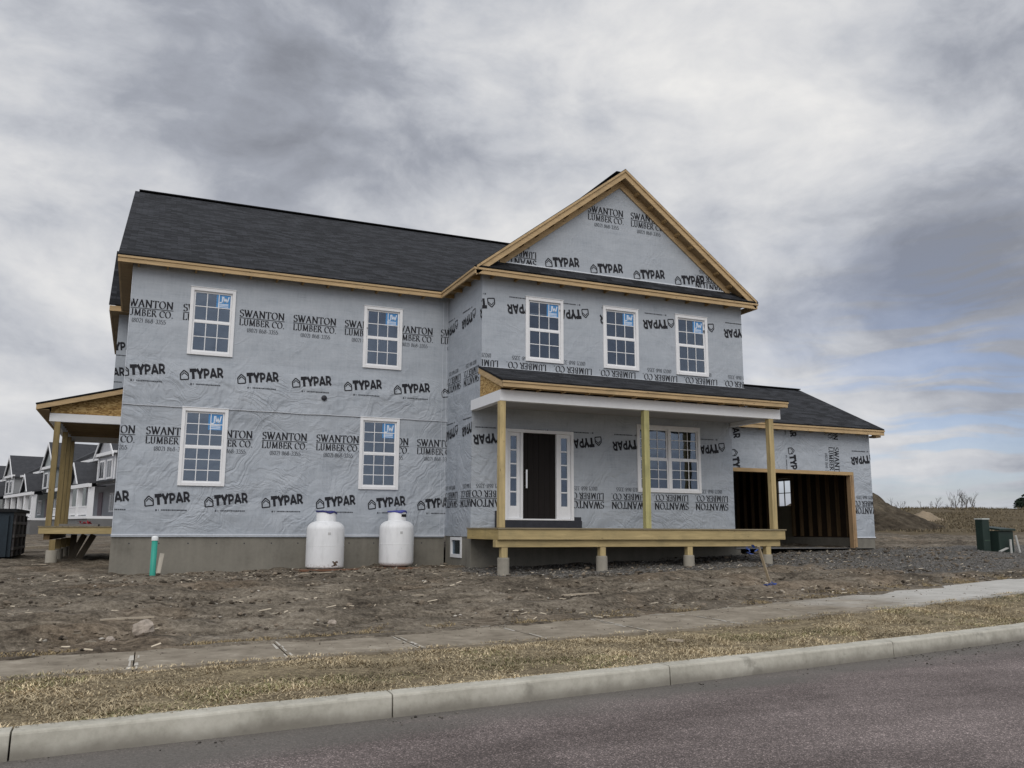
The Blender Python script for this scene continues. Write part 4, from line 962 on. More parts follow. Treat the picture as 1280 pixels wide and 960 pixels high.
# ------------------------------------------------------------------ things round the house
def tank_fn(t, b):
    o = posco(t); z = t.n('ShaderNodeSeparateXYZ', inp={0: o}).outputs[2]; n = t.noise(t.scalev(o, (3, 3, .9)), 2.5, 5, .65); n2 = t.noise(o, 22, 4, .7)
    c = t.ramp(n, [(.3, (.66, .67, .68)), (.5, (.75, .76, .775)), (.7, (.78, .79, .80))])
    mud = t.maprange(t.math('ADD', z, t.math('MULTIPLY', t.math('SUBTRACT', n2, .5), .35)), -.76, -.62, .65, 0.0)
    c = t.mix(mud, c, (.25, .215, .17))
    sc = t.maprange(t.noise(t.scalev(o, (6, 6, 2)), 3.3, 4, .7), .64, .74)
    c = t.mix(t.math('MULTIPLY', sc, .3), c, (.33, .31, .29))
    t.l.new(c, b.inputs['Base Color'])
M['tank'] = mat('white_tank_paint', rough=.42, fn=tank_fn, spec=.4)
M['cap'] = simple('blue_plastic_cap', (.075, .085, .34), .25, 8, .55)
M['cap_dark'] = simple('dark_blue_cap', (.035, .038, .15), .3, 8, .55)
M['darkhole'] = mat('dark_opening', (.02, .02, .02), .9)
M['rust'] = simple('rust_patch', (.10, .07, .05), .4, 20)
def tank(x, y, z0, r, h, label, capm, slot, rust, tilt):
    t_ = thing('propane_tank', label, 'gas tank', (x, y, z0), 'propane tanks against the foundation')
    mb = MB(); e = .16
    if rust: e = .07
    b0 = .03; prof = [(r - e - .01, b0)]
    for k in range(7): a = rad(-90 + 90 * k / 6); prof.append((r - e * 1.0 + e * math.cos(a), b0 + e * .7 + e * .7 * math.sin(a)))
    for k in range(9): a = rad(90 * k / 8); prof.append((r - .24 + .24 * math.cos(a), h - .19 + .19 * math.sin(a)))
    wz = h * .5; i_ = len(prof) - 9; prof[i_:i_] = [(r, wz - .05), (r, wz - .014), (r, wz - .012), (r + .004, wz - .005), (r + .004, wz + .005), (r, wz + .012), (r, wz + .014), (r, wz + .05)]
    prof += [(.15, h + .012), (.0, h + .014)]
    mb.lathe((x, y, z0), prof, 48); b_ = mb.build('tank_body', M['tank'], t_)
    mb = MB(); mb.lathe((x, y, z0), [(r * .68, -.02), (r * .68, .075), (r * .66, .075), (r * .66, -.02)], 40); mb.build('foot_ring', M['rust'], t_)
    mb = MB(); rc = r * .53
    mb.lathe((x, y, z0), [(rc, h - .025), (rc, h + .19), (rc - .012, h + .2), (rc - .02, h + .19), (rc - .02, h - .02)], 40); cl_ = mb.build('collar', M['tank'], t_)
    mb = MB(); n = 20; rr = random.Random(int(x * 100)); rim = []
    zc_ = h + .19
    mb.lathe((x, y, z0), [(rc + .008, zc_ - .008), (rc + .022, zc_ + .006), (rc + .014, zc_ + .028), (rc * .6, zc_ + .038), (0, zc_ + .042)], 28); c_ = mb.build('lid', M[capm], t_)
    me = c_.data
    for v in me.vertices: v.co.z += tilt * v.co.x + .018 * math.sin(v.co.x * 23 + v.co.y * 9)
    if slot:
        mb = MB(); vs_ = []
        for k in range(7):
            a = rad(-92 + slot + k * 9); vs_.append((x + (rc + .004) * math.cos(a), y + (rc + .004) * math.sin(a)))
        for p, q in zip(vs_[:-1], vs_[1:]): mb.face([(p[0], p[1], z0 + h + .085), (q[0], q[1], z0 + h + .085), (q[0], q[1], z0 + h + .15), (p[0], p[1], z0 + h + .15)])
        mb.build('collar_slot', M['darkhole'], t_)
    mb = MB(); 
    if rust:
        for k in range(9):
            a = rad(-70 + rr.uniform(-9, 9)); zz_ = .13 + rr.uniform(-.04, .06); s_ = rr.uniform(.018, .045)
            c0 = Vector((x + (r + .002) * math.cos(a), y + (r + .002) * math.sin(a), z0 + zz_)); tx = Vector((-math.sin(a), math.cos(a), 0))
            mb.face([c0 - tx * s_ + Vector((0, 0, -s_ * .4)), c0 + tx * s_ + Vector((0, 0, -s_ * .5)), c0 + tx * s_ * .6 + Vector((0, 0, s_ * .6)), c0 - tx * s_ * .7 + Vector((0, 0, s_ * .4))])
        mb.build('rust_mark', M['rust'], t_)
    mb = MB(); mb.box(x - .03, x + .03, y - r - .006, y - r + .01, z0 + h * .72, z0 + h * .77); mb.build('data_plate', simple('plate', (.5, .5, .5), .2, 20), t_)
tank(-3.08, 1.82, -.755, .428, 1.09, 'white propane tank with dark blue lid and scuffed foot, left of the pair', 'cap_dark', 0, True, -.05)
tank(-1.38, 1.90, -.735, .408, 1.10, 'white propane tank with bright blue lid and dark collar slot, right of the pair', 'cap', 14, False, .03)
bw_ = wood('weathered_plank', (.17, .125, .09)); bw2 = wood('reddish_plank', (.20, .105, .065))
for (x, y, ln, w, r_, z, m_, lb) in ((-3.0, 1.32, 1.45, .2, 4, -.765, bw2, 'reddish weathered plank on the mud in front of the left white tank'), (-3.15, 1.6, 1.2, .6, 2, -.775, bw_, 'grey weathered board laid under the left white tank'), (-1.42, 1.72, .9, .75, 8, -.755, bw2, 'reddish brown board laid under the right white tank')):
    mb = MB(); mb.box(-ln / 2, ln / 2, -w / 2, w / 2, 0, .04); c_, s_ = math.cos(rad(r_)), math.sin(rad(r_))
    mb.v = [(x + a * c_ - b * s_, y + a * s_ + b * c_, z + q) for a, b, q in mb.v]; tag(mb.build('wooden_board', m_), lb, 'board')
mb = MB()
px, py = -6.72, .55; pz = gz(px, py)
t_ = thing('vent_pipe', 'teal green plastic pipe with white cap standing upright by the foundation corner', 'pipe', (px, py, pz))
mb.lathe((px, py, pz - .1), [(.056, 0), (.056, .86), (0, .86)], 20); mb.build('pipe', simple('teal_pvc', (.03, .30, .23), .1, 6, .4), t_)
mb = MB(); mb.lathe((px, py, pz - .1), [(.064, .83), (.064, .89), (.05, .915), (0, .925)], 20); mb.build('pipe_cap', simple('white_pvc', (.72, .74, .74), .05), t_)
mb = MB(); qx, qy = -6.58, 1.9; qz = gz(qx, qy); mb.bar((qx - .02, qy, qz - .1), (qx + .05, qy, qz + .44), .085, .03, up=(0, 1, 0)); tag(mb.build('grade_stake', wood('pale_stake', (.50, .46, .39), axis='z')), 'short pale wooden stake in the mud right of the teal pipe', 'stake')
# leaning stick with blue ribbon near the sidewalk
bx, by = 3.86, -5.1; bzz = gz(bx, by); tx_, ty_ = 3.47, -5.25; tz_ = -.12
t_ = thing('marker_stick', 'thin wooden stick leaning left with blue plastic ribbon tied at its top', 'stick', (bx, by, bzz))
mb = MB(); mb.bar((bx, by, bzz - .05), (tx_, ty_, tz_), .045, .025); mb.build('stick', wood('grey_stick', (.42, .34, .23), axis='z'), t_)
def crumple(name, c, size, n, m_, seed, parent=None):
    r_ = random.Random(seed); mb = MB()
    for k in range(n):
        p = Vector(c) + Vector((r_.uniform(-1, 1) * size[0], r_.uniform(-1, 1) * size[1], r_.uniform(-1, 1) * size[2])); d = Vector((r_.uniform(-1, 1), r_.uniform(-1, 1), r_.uniform(-.5, .5))).normalized() * r_.uniform(.4, 1) * size[0]
        w = d.cross(Vector((r_.uniform(-1, 1), r_.uniform(-1, 1), 1))).normalized() * r_.uniform(.2, .5) * size[2]
        mid = p + d * .5 + Vector((0, 0, r_.uniform(-.3, .3) * size[2])); mb.face([p - w, mid - w * 1.2, mid + w, p + w]); mb.face([mid - w * 1.2, p + d - w * .5, p + d + w * .6, mid + w])
    return mb.build(name, m_, parent)
blue = simple('blue_plastic', (.03, .065, .24), .5, 9, .4)
crumple('ribbon', (3.28, -5.25, -.19), (.15, .1, .05), 9, blue, 4, t_)
c_ = crumple('plastic_scrap', (3.72, -5.2, gz(3.7, -5.2) + .06), (.09, .05, .03), 44, blue, 9); tag(c_, 'crumpled blue plastic scrap on the ground at the foot of the stick', 'plastic')
def plank(x, y, ln, w, a, m_, lb, dz_=.015, name='wood_scrap', grp='wood scraps in the mud'):
    mb = MB(); z = gz(x, y) + dz_; c_, s_ = math.cos(rad(a)), math.sin(rad(a)); mb.box(-ln / 2, ln / 2, -w / 2, w / 2, 0, .022)
    mb.v = [(x + p * c_ - q * s_, y + p * s_ + q * c_, z + r + .02 * p) for p, q, r in mb.v]; tag(mb.build(name, m_), lb, 'wood scrap', grp)
pale = wood('pale_scrap', (.42, .36, .28))
plank(3.55, -5.75, .34, .035, 60, pale, 'short pale stick lying beside the blue plastic scrap'); plank(-7.1, -6.2, .62, .05, 2, pale, 'pale wooden strip on the mud left of the pale rock')
plank(-3.0, -4.6, .55, .07, 12, pale, 'pale split board on the mud between tanks and sidewalk'); plank(-.1, -5.0, .75, .05, 8, pale, 'long pale wooden strip on the mud below the first porch pier')
plank(-5.2, -1.2, .4, .1, 20, bw_, 'short grey board end on the mud below the left wing'); plank(-1.4, -9.75, .18, .03, 130, pale, 'small pale splinter lying on the dry grass strip')
plank(2.0, -3.9, .5, .06, 30, pale, 'pale narrow offcut on the mud in front of the porch'); plank(-3.6, .2, .7, .06, 6, pale, 'pale lath on the mud in front of the left tank')
def rock(name, c, s, m_, seed, label, cat='rock'):
    mb = MB(); n, mm = 12, 8; vs_ = []; fs = []
    for i in range(mm + 1):
        for k in range(n):
            th, ph = math.pi * i / mm, 2 * math.pi * k / n; d = Vector((math.sin(th) * math.cos(ph), math.sin(th) * math.sin(ph), math.cos(th)))
            r_ = 1 + .35 * fn3(d.x * 1.7 + seed, d.y * 1.7, d.z * 1.7) + .12 * fn3(d.x * 5, d.y * 5 + seed, d.z * 5); vs_.append((c[0] + d.x * s[0] * r_, c[1] + d.y * s[1] * r_, c[2] + d.z * s[2] * r_))
    for i in range(mm):
        for k in range(n): fs.append((i * n + k, i * n + (k + 1) % n, (i + 1) * n + (k + 1) % n, (i + 1) * n + k)[::-1])
    mb.mesh(vs_, fs, 0, False); return tag(mb.build(name, m_), label, cat)
stone = simple('pale_stone', (.36, .31, .26), .3, 8, bmp=.5)
rock('rock', (-6.93, -7.35, gz(-6.93, -7.35) + .05), (.13, .09, .09), stone, 3, 'pale angular rock on the mud near the sidewalk at left')
rock('rock', (-7.25, -7.95, gz(-7.25, -7.95) + .02), (.05, .05, .04), stone, 8, 'small pale stone just left of the larger pale rock')
rock('rock', (-4.75, -7.2, gz(-4.75, -7.2) + .02), (.055, .04, .035), stone, 5, 'small flat stone at the back edge of the sidewalk')

# loose stones and clods: nobody could count them
ico = [Vector(v).normalized() for v in ((0, .53, .85), (0, -.53, .85), (0, .53, -.85), (0, -.53, -.85), (.53, .85, 0), (-.53, .85, 0), (.53, -.85, 0), (-.53, -.85, 0), (.85, 0, .53), (-.85, 0, .53), (.85, 0, -.53), (-.85, 0, -.53))]
icf = [(0, 1, 8), (0, 8, 4), (0, 4, 5), (0, 5, 9), (0, 9, 1), (1, 6, 8), (8, 6, 10), (8, 10, 4), (4, 10, 2), (4, 2, 5), (5, 2, 11), (5, 11, 9), (9, 11, 7), (9, 7, 1), (1, 7, 6), (3, 6, 7), (3, 7, 11), (3, 11, 2), (3, 2, 10), (3, 10, 6)]
def scatter(name, pts, m_):
    """pts: x, y, z, size, (r,g,b)"""
    nI = len(ico); base = np.array([tuple(v) for v in ico]); V = np.empty((len(pts) * nI, 3)); C_ = np.empty((len(pts) * nI, 4), 'f'); Fa = np.empty((len(pts) * 20, 3), int); fb = np.array(icf)
    for k, (x, y, z, s_, col) in enumerate(pts):
        j = 1 + rng.uniform(-.35, .35, (nI, 1)); q = base * j * s_ * np.array([rng.uniform(.8, 1.5), rng.uniform(.7, 1.2), rng.uniform(.4, .8)]); a = rng.uniform(0, 6.28); c_, sn = math.cos(a), math.sin(a)
        V[k * nI:(k + 1) * nI] = np.stack([x + q[:, 0] * c_ - q[:, 1] * sn, y + q[:, 0] * sn + q[:, 1] * c_, z + q[:, 2]], 1); C_[k * nI:(k + 1) * nI] = (*col, 1); Fa[k * 20:(k + 1) * 20] = fb + k * nI
    me = bpy.data.meshes.new(name); me.from_pydata(V.tolist(), [], Fa.tolist()); me.materials.append(m_)
    ca = me.color_attributes.new('tint', 'FLOAT_COLOR', 'POINT'); ca.data.foreach_set('color', C_.ravel())
    o = bpy.data.objects.new(name, me); COL.objects.link(o); o['kind'] = 'stuff'; return o
def gzn(x, y):
    z = gz_base(x, y); wb = lin(WB, x)
    if y >= wb: z += sst(0, .5, y - wb) * (.06 * fn3(x * .9, y * 1.3) + .055 * fn3(x * 2.3, y * 3.1, 2) + .045 * fn3(x * 5, y * 7, 5)) * .8
    return z
pts = []
while len(pts) < 11000:
    x = rng.uniform(-13, 16); y = rng.uniform(-9.5, 2.2); wb = lin(WB, x)
    if y < wb + .02 or (x < .1 and y > yA - .1) or (0 < x < 7.5 and y > .5): continue
    s_ = min(.06, .007 + rng.exponential(.010)); b_ = rng.uniform(.3, 2.1); col = np.array((.115, .095, .073)) * b_
    if rng.random() < .06: s_ = min(s_, .024); col = np.array((.45, .42, .37)) * rng.uniform(.6, 1.2)
    pts.append((x, y, gzn(x, y) + s_ * .25, s_, col))
scatter('clods', pts, M['tint'])
pts = []
while len(pts) < 6500:
    if rng.random() < .5: x = rng.uniform(-.5, 8); y = rng.uniform(-2.8, .5)
    else: x = rng.uniform(5, 19); y = rng.uniform(-5.5, 2.5)
    if y < lin(WB, x) + .3: continue
    g_ = max(sst(-2.9, -1.6, y) * sst(-.8, .3, x) * (x < 8), sst(5.5, 11, x + .9 * (y + 3.5)) * sst(2, 6, x))
    if rng.random() > g_: continue
    if x > 7.5 and x < 13.1 and y > yG - .2: continue
    s_ = rng.uniform(.007, .019); col = np.array((.145, .138, .127)) * rng.uniform(.35, 2.0)
    pts.append((x, y, gzn(x, y) + s_ * .3, s_, col))
scatter('gravel', pts, M['tint'])
pts = []
for k in range(900):
    x = rng.uniform(-9, 9); d = abs(rng.normal(0, .16)); y = lin(CF, x) - .04 - d
    if k > 380: x = rng.uniform(1, 7); y = lin(CF, x) - .03 - abs(rng.normal(0, .35))
    if fn3(x * 1.3, 1, 6) < .0 and k < 380: continue
    s_ = .003 + min(.012, rng.exponential(.003)); pts.append((x, y, ROADZ + s_ * .4, s_, np.array((.09, .082, .072)) * rng.uniform(.4, 2.2)))
for k in range(420):
    x = rng.uniform(-9, 8); u = rng.uniform(0, 1) ** .6; y = lin(WF, x) * (1 - u) + lin(WB, x) * u; s_ = .003 + min(.014, rng.exponential(.003)); pts.append((x, y, zwalk(x) + .012 + s_ * .4, s_, np.array((.16, .138, .113)) * rng.uniform(.5, 1.6)))
scatter('grit', pts, M['tint'])

sp = []
def chips(name, n, m_):
    V = []; C_ = []; Fa = []
    while len(Fa) < n:
        x = rng.uniform(-13, 12); y = rng.uniform(-9, 2); wb = lin(WB, x)
        if y < wb or (x < .1 and y > yA - .15) or (0 < x < 7.5 and y > -1.0): continue
        if fn3(x * .8, y * .8, 15) < -.12: continue
        z = gzn(x, y) + .012; a = rng.uniform(0, 6.28) if rng.random() < .5 else rng.normal(0, .4); l = .012 + min(.12, rng.exponential(.022)); w = rng.uniform(.005, .016); c_, s_ = math.cos(a), math.sin(a); i = len(V); t_ = rng.uniform(-.02, .03)
        for u, v in ((-l, -w), (l, -w * .6), (l * .9, w), (-l * .8, w * .8)): V.append((x + u * c_ - v * s_, y + u * s_ + v * c_, z + t_ * (1 if u > 0 else 0) + .01 * (v > 0)))
        col = np.array((.46, .40, .31)) * rng.uniform(.35, 1.25); C_ += [(*col, 1)] * 4; Fa.append((i, i + 1, i + 2, i + 3))
    me = bpy.data.meshes.new(name); me.from_pydata(V, [], Fa); me.materials.append(m_)
    ca = me.color_attributes.new('tint', 'FLOAT_COLOR', 'POINT'); ca.data.foreach_set('color', np.array(C_, 'f').ravel())
    o = bpy.data.objects.new(name, me); COL.objects.link(o); o['kind'] = 'stuff'
chips('wood_chips', 1300, M['tint'])

# dry grass on the verge strip
def blades(name, spots, m_, wide=1.0):
    """spots: x, y, z, height, lean, (r,g,b)"""
    n = len(spots); V = np.empty((n * 5, 3)); C_ = np.empty((n * 5, 4), 'f'); Fa = []
    for k, (x, y, z, h, ln, col) in enumerate(spots):
        a = rng.uniform(0, 6.283); w = rng.uniform(.0025, .005) * wide; dx, dy = math.cos(a), math.sin(a); lx, ly = -dy * ln, dx * ln; i = k * 5
        V[i] = (x - dx * w, y - dy * w, z); V[i + 1] = (x + dx * w, y + dy * w, z); V[i + 2] = (x + dx * w * .8 + lx * .4, y + dy * w * .8 + ly * .4, z + h * .65); V[i + 3] = (x - dx * w * .8 + lx * .4, y - dy * w * .8 + ly * .4, z + h * .65); V[i + 4] = (x + lx, y + ly, z + h)
        C_[i:i + 5] = (*col, 1); Fa += [(i, i + 1, i + 2, i + 3), (i + 3, i + 2, i + 4)]
    me = bpy.data.meshes.new(name); me.from_pydata(V.tolist(), [], Fa); me.materials.append(m_)
    ca = me.color_attributes.new('tint', 'FLOAT_COLOR', 'POINT'); ca.data.foreach_set('color', C_.ravel())
    o = bpy.data.objects.new(name, me); COL.objects.link(o); o['kind'] = 'stuff'; return o
sp = []; target_n = 115000
while len(sp) < target_n:
    x = rng.uniform(-10.5, 13) if rng.random() < .8 else rng.uniform(-9.5, 0); u = rng.uniform(-.02, 1.0 + .09 * rng.random() ** 2 + .04 * fn3(x * 2, 7)); y = lin(CB, x) * (1 - u) + lin(WF, x) * u
    d = .42 + 1.3 * fn3(x * 1.1, y * 1.6, 3) + .8 * fn3(x * 4, y * 4, 8)
    if rng.random() > .30 + d: continue
    z = gz_base(x, max(lin(CB, x) + .001, min(lin(WF, x) - .001, y))); gsel = fn3(x * .7, y * .9, 12)
    if y < lin(CB, x): z = -1.1
    if y > lin(WF, x): z = zwalk(x) + .014
    b_ = rng.uniform(.55, 1.3) * (1 + .55 * fn3(x * .9, y * 1.4, 31) + .3 * fn3(x * 3, y * 3, 33)); col = np.array((.54, .45, .295)) * b_
    if rng.random() < .25: col = np.array((.27, .205, .125)) * b_
    if gsel > .22 and rng.random() < .4: col = np.array((.25, .235, .12)) * b_
    if x > 6 and gsel > -.1 and rng.random() < .5: col = np.array((.12, .13, .06)) * b_
    sp.append((x, y, z - .005, rng.uniform(.005, .024) * (1 + .9 * max(0, d - .4)), rng.uniform(.02, .075), col))
blades('dry_grass', sp, M['tint'])
sp = []
while len(sp) < 9000:
    x = rng.uniform(-10, 12); y = lin(WB, x) + abs(rng.normal(0, .28)) - .04
    if fn3(x * 1.2, y * 2, 5) < .02: continue
    col = np.array((.36, .28, .16)) * rng.uniform(.5, 1.2); sp.append((x, y, max(gzn(x, y), zwalk(x) - .02), rng.uniform(.01, .035), rng.uniform(.02, .06), col))
blades('straw', sp, M['tint'])

sp = []
while len(sp) < 16000:
    fw_ = rng.uniform(40, 76); tn = rng.uniform(.36, .64); rt_ = fw_ * tn; x = CAM.x + .395 * fw_ + .919 * rt_; y = CAM.y + .919 * fw_ - .395 * rt_
    q = fn3(x * .25, y * .25, 41) + .5 * fn3(x * .9, y * .9, 42)
    if q < -.05 and fw_ < 66: continue
    col = np.array((.19, .155, .10)) * rng.uniform(.4, 1.25); h = rng.uniform(.04, .12) * (1 + max(0, q)) * (1.8 if fw_ > 64 and q > .15 else 1); sp.append((x, y, gz_base(x, y) - .02, h, rng.uniform(.03, .15), col))
blades('field_grass', sp, M['tint'], 5.0)

# utility cabinets and markers at the right
gp = simple('green_cabinet', (.017, .032, .026), .2, 3, .5); gp_top = simple('pale_cabinet_top', (.40, .42, .40), .2, 5)
cx, cy = 16.5, .40; cz = gz(cx, cy)
t_ = thing('utility_pedestal', 'tall narrow dark green utility pedestal with pale top beside the gravel drive', 'utility box', (cx, cy, cz))
mb = MB(); mb.box(cx - .15, cx + .15, cy - .13, cy + .13, cz - .1, cz + .93); mb.build('cabinet', gp, t_, bevel=.02)
mb = MB(); mb.box(cx - .165, cx + .165, cy - .145, cy + .145, cz + .93, cz + .975); mb.build('lid', gp_top, t_, bevel=.012)
mb = MB(); mb.box(cx - .12, cx + .12, cy - .138, cy - .131, cz + .3, cz + .33); mb.build('door_band', simple('band', (.05, .08, .06)), t_)
cx, cy = 17.14, .45; cz = gz(cx, cy)
t_ = thing('utility_box', 'low wide dark green utility box right of the tall green pedestal', 'utility box', (cx, cy, cz))
mb = MB(); mb.box(cx - .32, cx + .32, cy - .33, cy + .33, cz - .1, cz + .6); mb.build('cabinet', gp, t_, bevel=.025)
mb = MB(); mb.hexa([(cx - .35, cy - .4, cz + .602), (cx + .35, cy - .4, cz + .602), (cx + .35, cy + .38, cz + .7), (cx - .35, cy + .38, cz + .7), (cx - .35, cy - .4, cz + .66), (cx + .35, cy - .4, cz + .66), (cx + .35, cy + .38, cz + .74), (cx - .35, cy + .38, cz + .74)]); mb.build('lid', gp, t_, bevel=.01)
wp = simple('white_marker', (.42, .42, .40), .15, 8)
for (x, y, h, lean, lb) in ((17.12, -.02, .38, .0, 'short white marker stake in front of the low green box'), (17.42, -.08, .5, -.14, 'leaning white marker stake at the right of the low green box')):
    z = gz(x, y); mb = MB(); mb.bar((x, y, z - .05), (x + lean, y, z + h), .07, .03, up=(0, 1, 0)); tag(mb.build('marker_stake', wp), lb, 'stake')
x, y = 16.85, .0; z = gz(x, y); mb = MB(); mb.bar((x - .2, y, z + .02), (x + .2, y + .05, z + .12), .08, .03); tag(mb.build('marker_stake', wp), 'white stake lying on the ground between the two green boxes', 'stake')

# soil heap beyond the garage
def heap(name, c, rx, ry, h, label, seed, m_):
    mb = MB(); n = 80; vs_ = []; fs = []
    for j in range(n + 1):
        for i in range(n + 1):
            u, v = -1.2 + 2.4 * i / n, -1.2 + 2.4 * j / n; r_ = math.hypot(u, v); x, y = c[0] + u * rx, c[1] + v * ry
            zz_ = max(-.3, h * (max(0, 1 - r_) ** 1.05) * (1 + .25 * fn3(x * .4, y * .4, seed)) + (.4 * fn3(x * .7, y * .7, seed) + .22 * fn3(x * 1.7, y * 1.7, seed)) * max(0, 1.1 - r_) * h / 2.2 + .07 * fn3(x * 3.5, y * 3.5)); vs_.append((x, y, gz(x, y) + zz_ - .08 - max(0, r_ - 1) * 1.5))
    for j in range(n):
        for i in range(n): a = j * (n + 1) + i; fs.append((a, a + 1, a + n + 2, a + n + 1))
    mb.mesh(vs_, fs, 0, True); return tag(mb.build(name, m_), label, 'soil heap')
def soil_fn(t, b):
    o = posco(t); n = t.noise(o, .35, 5, .65); n2 = t.noise(o, 3, 6, .7); f = t.math('ADD', t.math('MULTIPLY', n, .5), t.math('MULTIPLY', n2, .5))
    t.l.new(t.ramp(f, [(.38, (.036, .029, .021)), (.5, (.092, .075, .054)), (.62, (.165, .138, .10))]), b.inputs['Base Color']); bump(t, b, n2, 1.0, .3)
M['soil'] = mat('heaped_soil', rough=.97, fn=soil_fn, spec=.1)
heap('soil_heap', (26.6, 16.6), 5.4, 4.8, 2.15, 'large heap of brown soil behind the right end of the garage', 2, M['soil'])
heap('soil_heap', (34.6, 18.5), 1.5, 1.2, .6, 'small low heap of pale soil in the field right of the large heap', 6, simple('pale_soil', (.24, .19, .13), .35, 1.5, bmp=.5))

# bare shrubs and a wind-bent evergreen on the field ridge
bark = simple('bare_twigs', (.085, .072, .062), .3, 5)
def shrub(x, y, h, w, n, seed, label, lean=0.0, thick=.02, grp='bare shrubs on the field ridge'):
    r_ = random.Random(seed); z = gz(x, y) - .1; mb = MB()
    def grow(p, d, ln, rad_, lev):
        q = p + d * ln; mid = p + d * ln * .5 + Vector((r_.uniform(-1, 1), r_.uniform(-1, 1), 0)) * ln * .07
        mb.tube([p, mid, q], [rad_, rad_ * .85, rad_ * .6], 4)
        if lev <= 0: return
        for k in range(r_.randint(2, 3)):
            e = (d + Vector((r_.uniform(-1, 1), r_.uniform(-1, 1), r_.uniform(-.2, .8))) * .65).normalized(); grow(p + d * ln * r_.uniform(.45, 1), e, ln * r_.uniform(.5, .8), rad_ * .6, lev - 1)
    for k in range(n):
        a = r_.uniform(0, 6.28); d = Vector((math.cos(a) * .35 + lean, math.sin(a) * .35, 1)).normalized(); grow(Vector((x + r_.uniform(-1, 1) * w, y + r_.uniform(-1, 1) * w, z)), d, h * r_.uniform(.3, .5), thick * .8, 4 if n > 5 else 3)
    return tag(mb.build('bare_shrub', bark), label, 'shrub', grp)
for (x, y, h, w, n, sd_, lb, ln, th) in ((53.9, 38.0, 1.5, .9, 4, 1, 'thin bare shrub leftmost on the field ridge', .3, .025), (56.0, 37.1, 1.5, .7, 4, 2, 'small leaning bare shrub second from the left on the ridge', .4, .025), (58.2, 36.3, 1.0, .2, 2, 3, 'tiny bare sapling standing alone on the field ridge', 0, .03), (61.4, 37.5, 2.2, 1.9, 11, 4, 'widest bare shrub on the field ridge left of the evergreen', .1, .035), (60.2, 36.3, 1.6, .7, 5, 6, 'bare shrub at the left foot of the widest shrub', .2, .03)):
    shrub(x, y, h, w, n, sd_, lb, ln, th)
ex, ey = 63.2, 33.8; ez = gz(ex, ey) - .1
t_ = thing('evergreen_tree', 'dark evergreen tree bent to the right on the field ridge beside bare shrubs', 'tree', (ex, ey, ez))
mb = MB(); mb.tube([(ex, ey, ez), (ex + .3, ey - .15, ez + .7), (ex + 1.1, ey - .5, ez + 1.5)], [.12, .09, .04], 7); mb.build('trunk', bark, t_)
r_ = random.Random(12); mb = MB()
for k in range(2600):
    u = r_.random(); c0 = Vector((ex + .1 + 1.7 * u, ey - .1 - .7 * u, ez + .55 + 1.0 * u)); rr = .5 * math.sin(math.pi * min(1, .18 + u * .82)) + .08
    d = Vector((r_.gauss(0, 1), r_.gauss(0, 1), r_.gauss(0, 1))).normalized() * rr * r_.random() ** .45
    if fn3(c0.x * 2.2 + d.x * 2, c0.z * 3 + d.z * 3, 4) < -.18: continue
    p = c0 + d; s_ = r_.uniform(.05, .13); a = Vector((r_.uniform(.2, 1), r_.uniform(-1, .3), r_.uniform(-.2, .8))).normalized() * s_ * 1.8; b_ = a.cross(Vector((r_.random(), r_.random(), r_.random()))).normalized() * s_ * .4
    mb.face([p - a - b_, p + a - b_ * .3, p + a + b_ * .3, p - a + b_])
mb.build('crown', simple('dark_needles', (.022, .035, .024), .5, 3), t_)

# skip at the left edge
dk = simple('dark_blue_steel', (.018, .030, .042), .35, 2, .55, bmp=.2); gs = simple('grimy_steel', (.085, .078, .078), .45, 2.5, .6, bmp=.2); blk = simple('black_steel', (.012, .013, .015), .3, 3)
X1, Y0, Y1, zb_, zt_ = -10.22, 9.35, 12.3, -.74, .58; X0 = -16
t_ = thing('skip_container', 'dark blue open-top steel skip standing on the mud at the left edge', 'skip', (-13, 9.4, zb_))
mb = MB(); mb.box(X0, X1, Y0, Y0 + .06, zb_ + .1, zt_); mb.box(X0, X1, Y1 - .06, Y1, zb_ + .1, zt_); mb.box(X0, X0 + .06, Y0 + .06, Y1 - .06, zb_ + .1, zt_); mb.box(X0 + .06, X1 - .06, Y0 + .06, Y1 - .06, zb_ + .1, zb_ + .16)
for k in range(9): x = X1 - .1 - k * .62; mb.box(x - .1, x, Y0 - .07, Y0 - .002, zb_ + .1, zt_ - .1)
mb.build('container_body', dk, t_)
mb = MB(); mb.box(X1 - .06, X1 - .002, Y0 + .062, Y1 - .062, zb_ + .1, zt_); 
for q in (.28, .62, .98): mb.box(X1, X1 + .06, Y0 + .05, Y1 - .05, zb_ + q, zb_ + q + .08)
for k in range(4): y = Y0 + .1 + k * .9; mb.box(X1 + .001, X1 + .05, y, y + .09, zb_ + .12, zt_ - .08)
mb.build('end_gate', gs, t_)
mb = MB(); mb.box(X0 - .05, X1 + .08, Y0 - .09, Y0 + .04, zt_ + .001, zt_ + .09); mb.box(X0 - .05, X1 + .08, Y1 - .04, Y1 + .09, zt_ + .001, zt_ + .09); mb.box(X1 - .04, X1 + .08, Y0 + .041, Y1 - .041, zt_ + .001, zt_ + .09)
mb.build('top_rail', blk, t_)
mb = MB()
for y in (Y0 + .4, Y1 - .5): mb.box(X0, X1, y, y + .12, zb_, zb_ + .098)
mb.build('skid_rails', blk, t_)
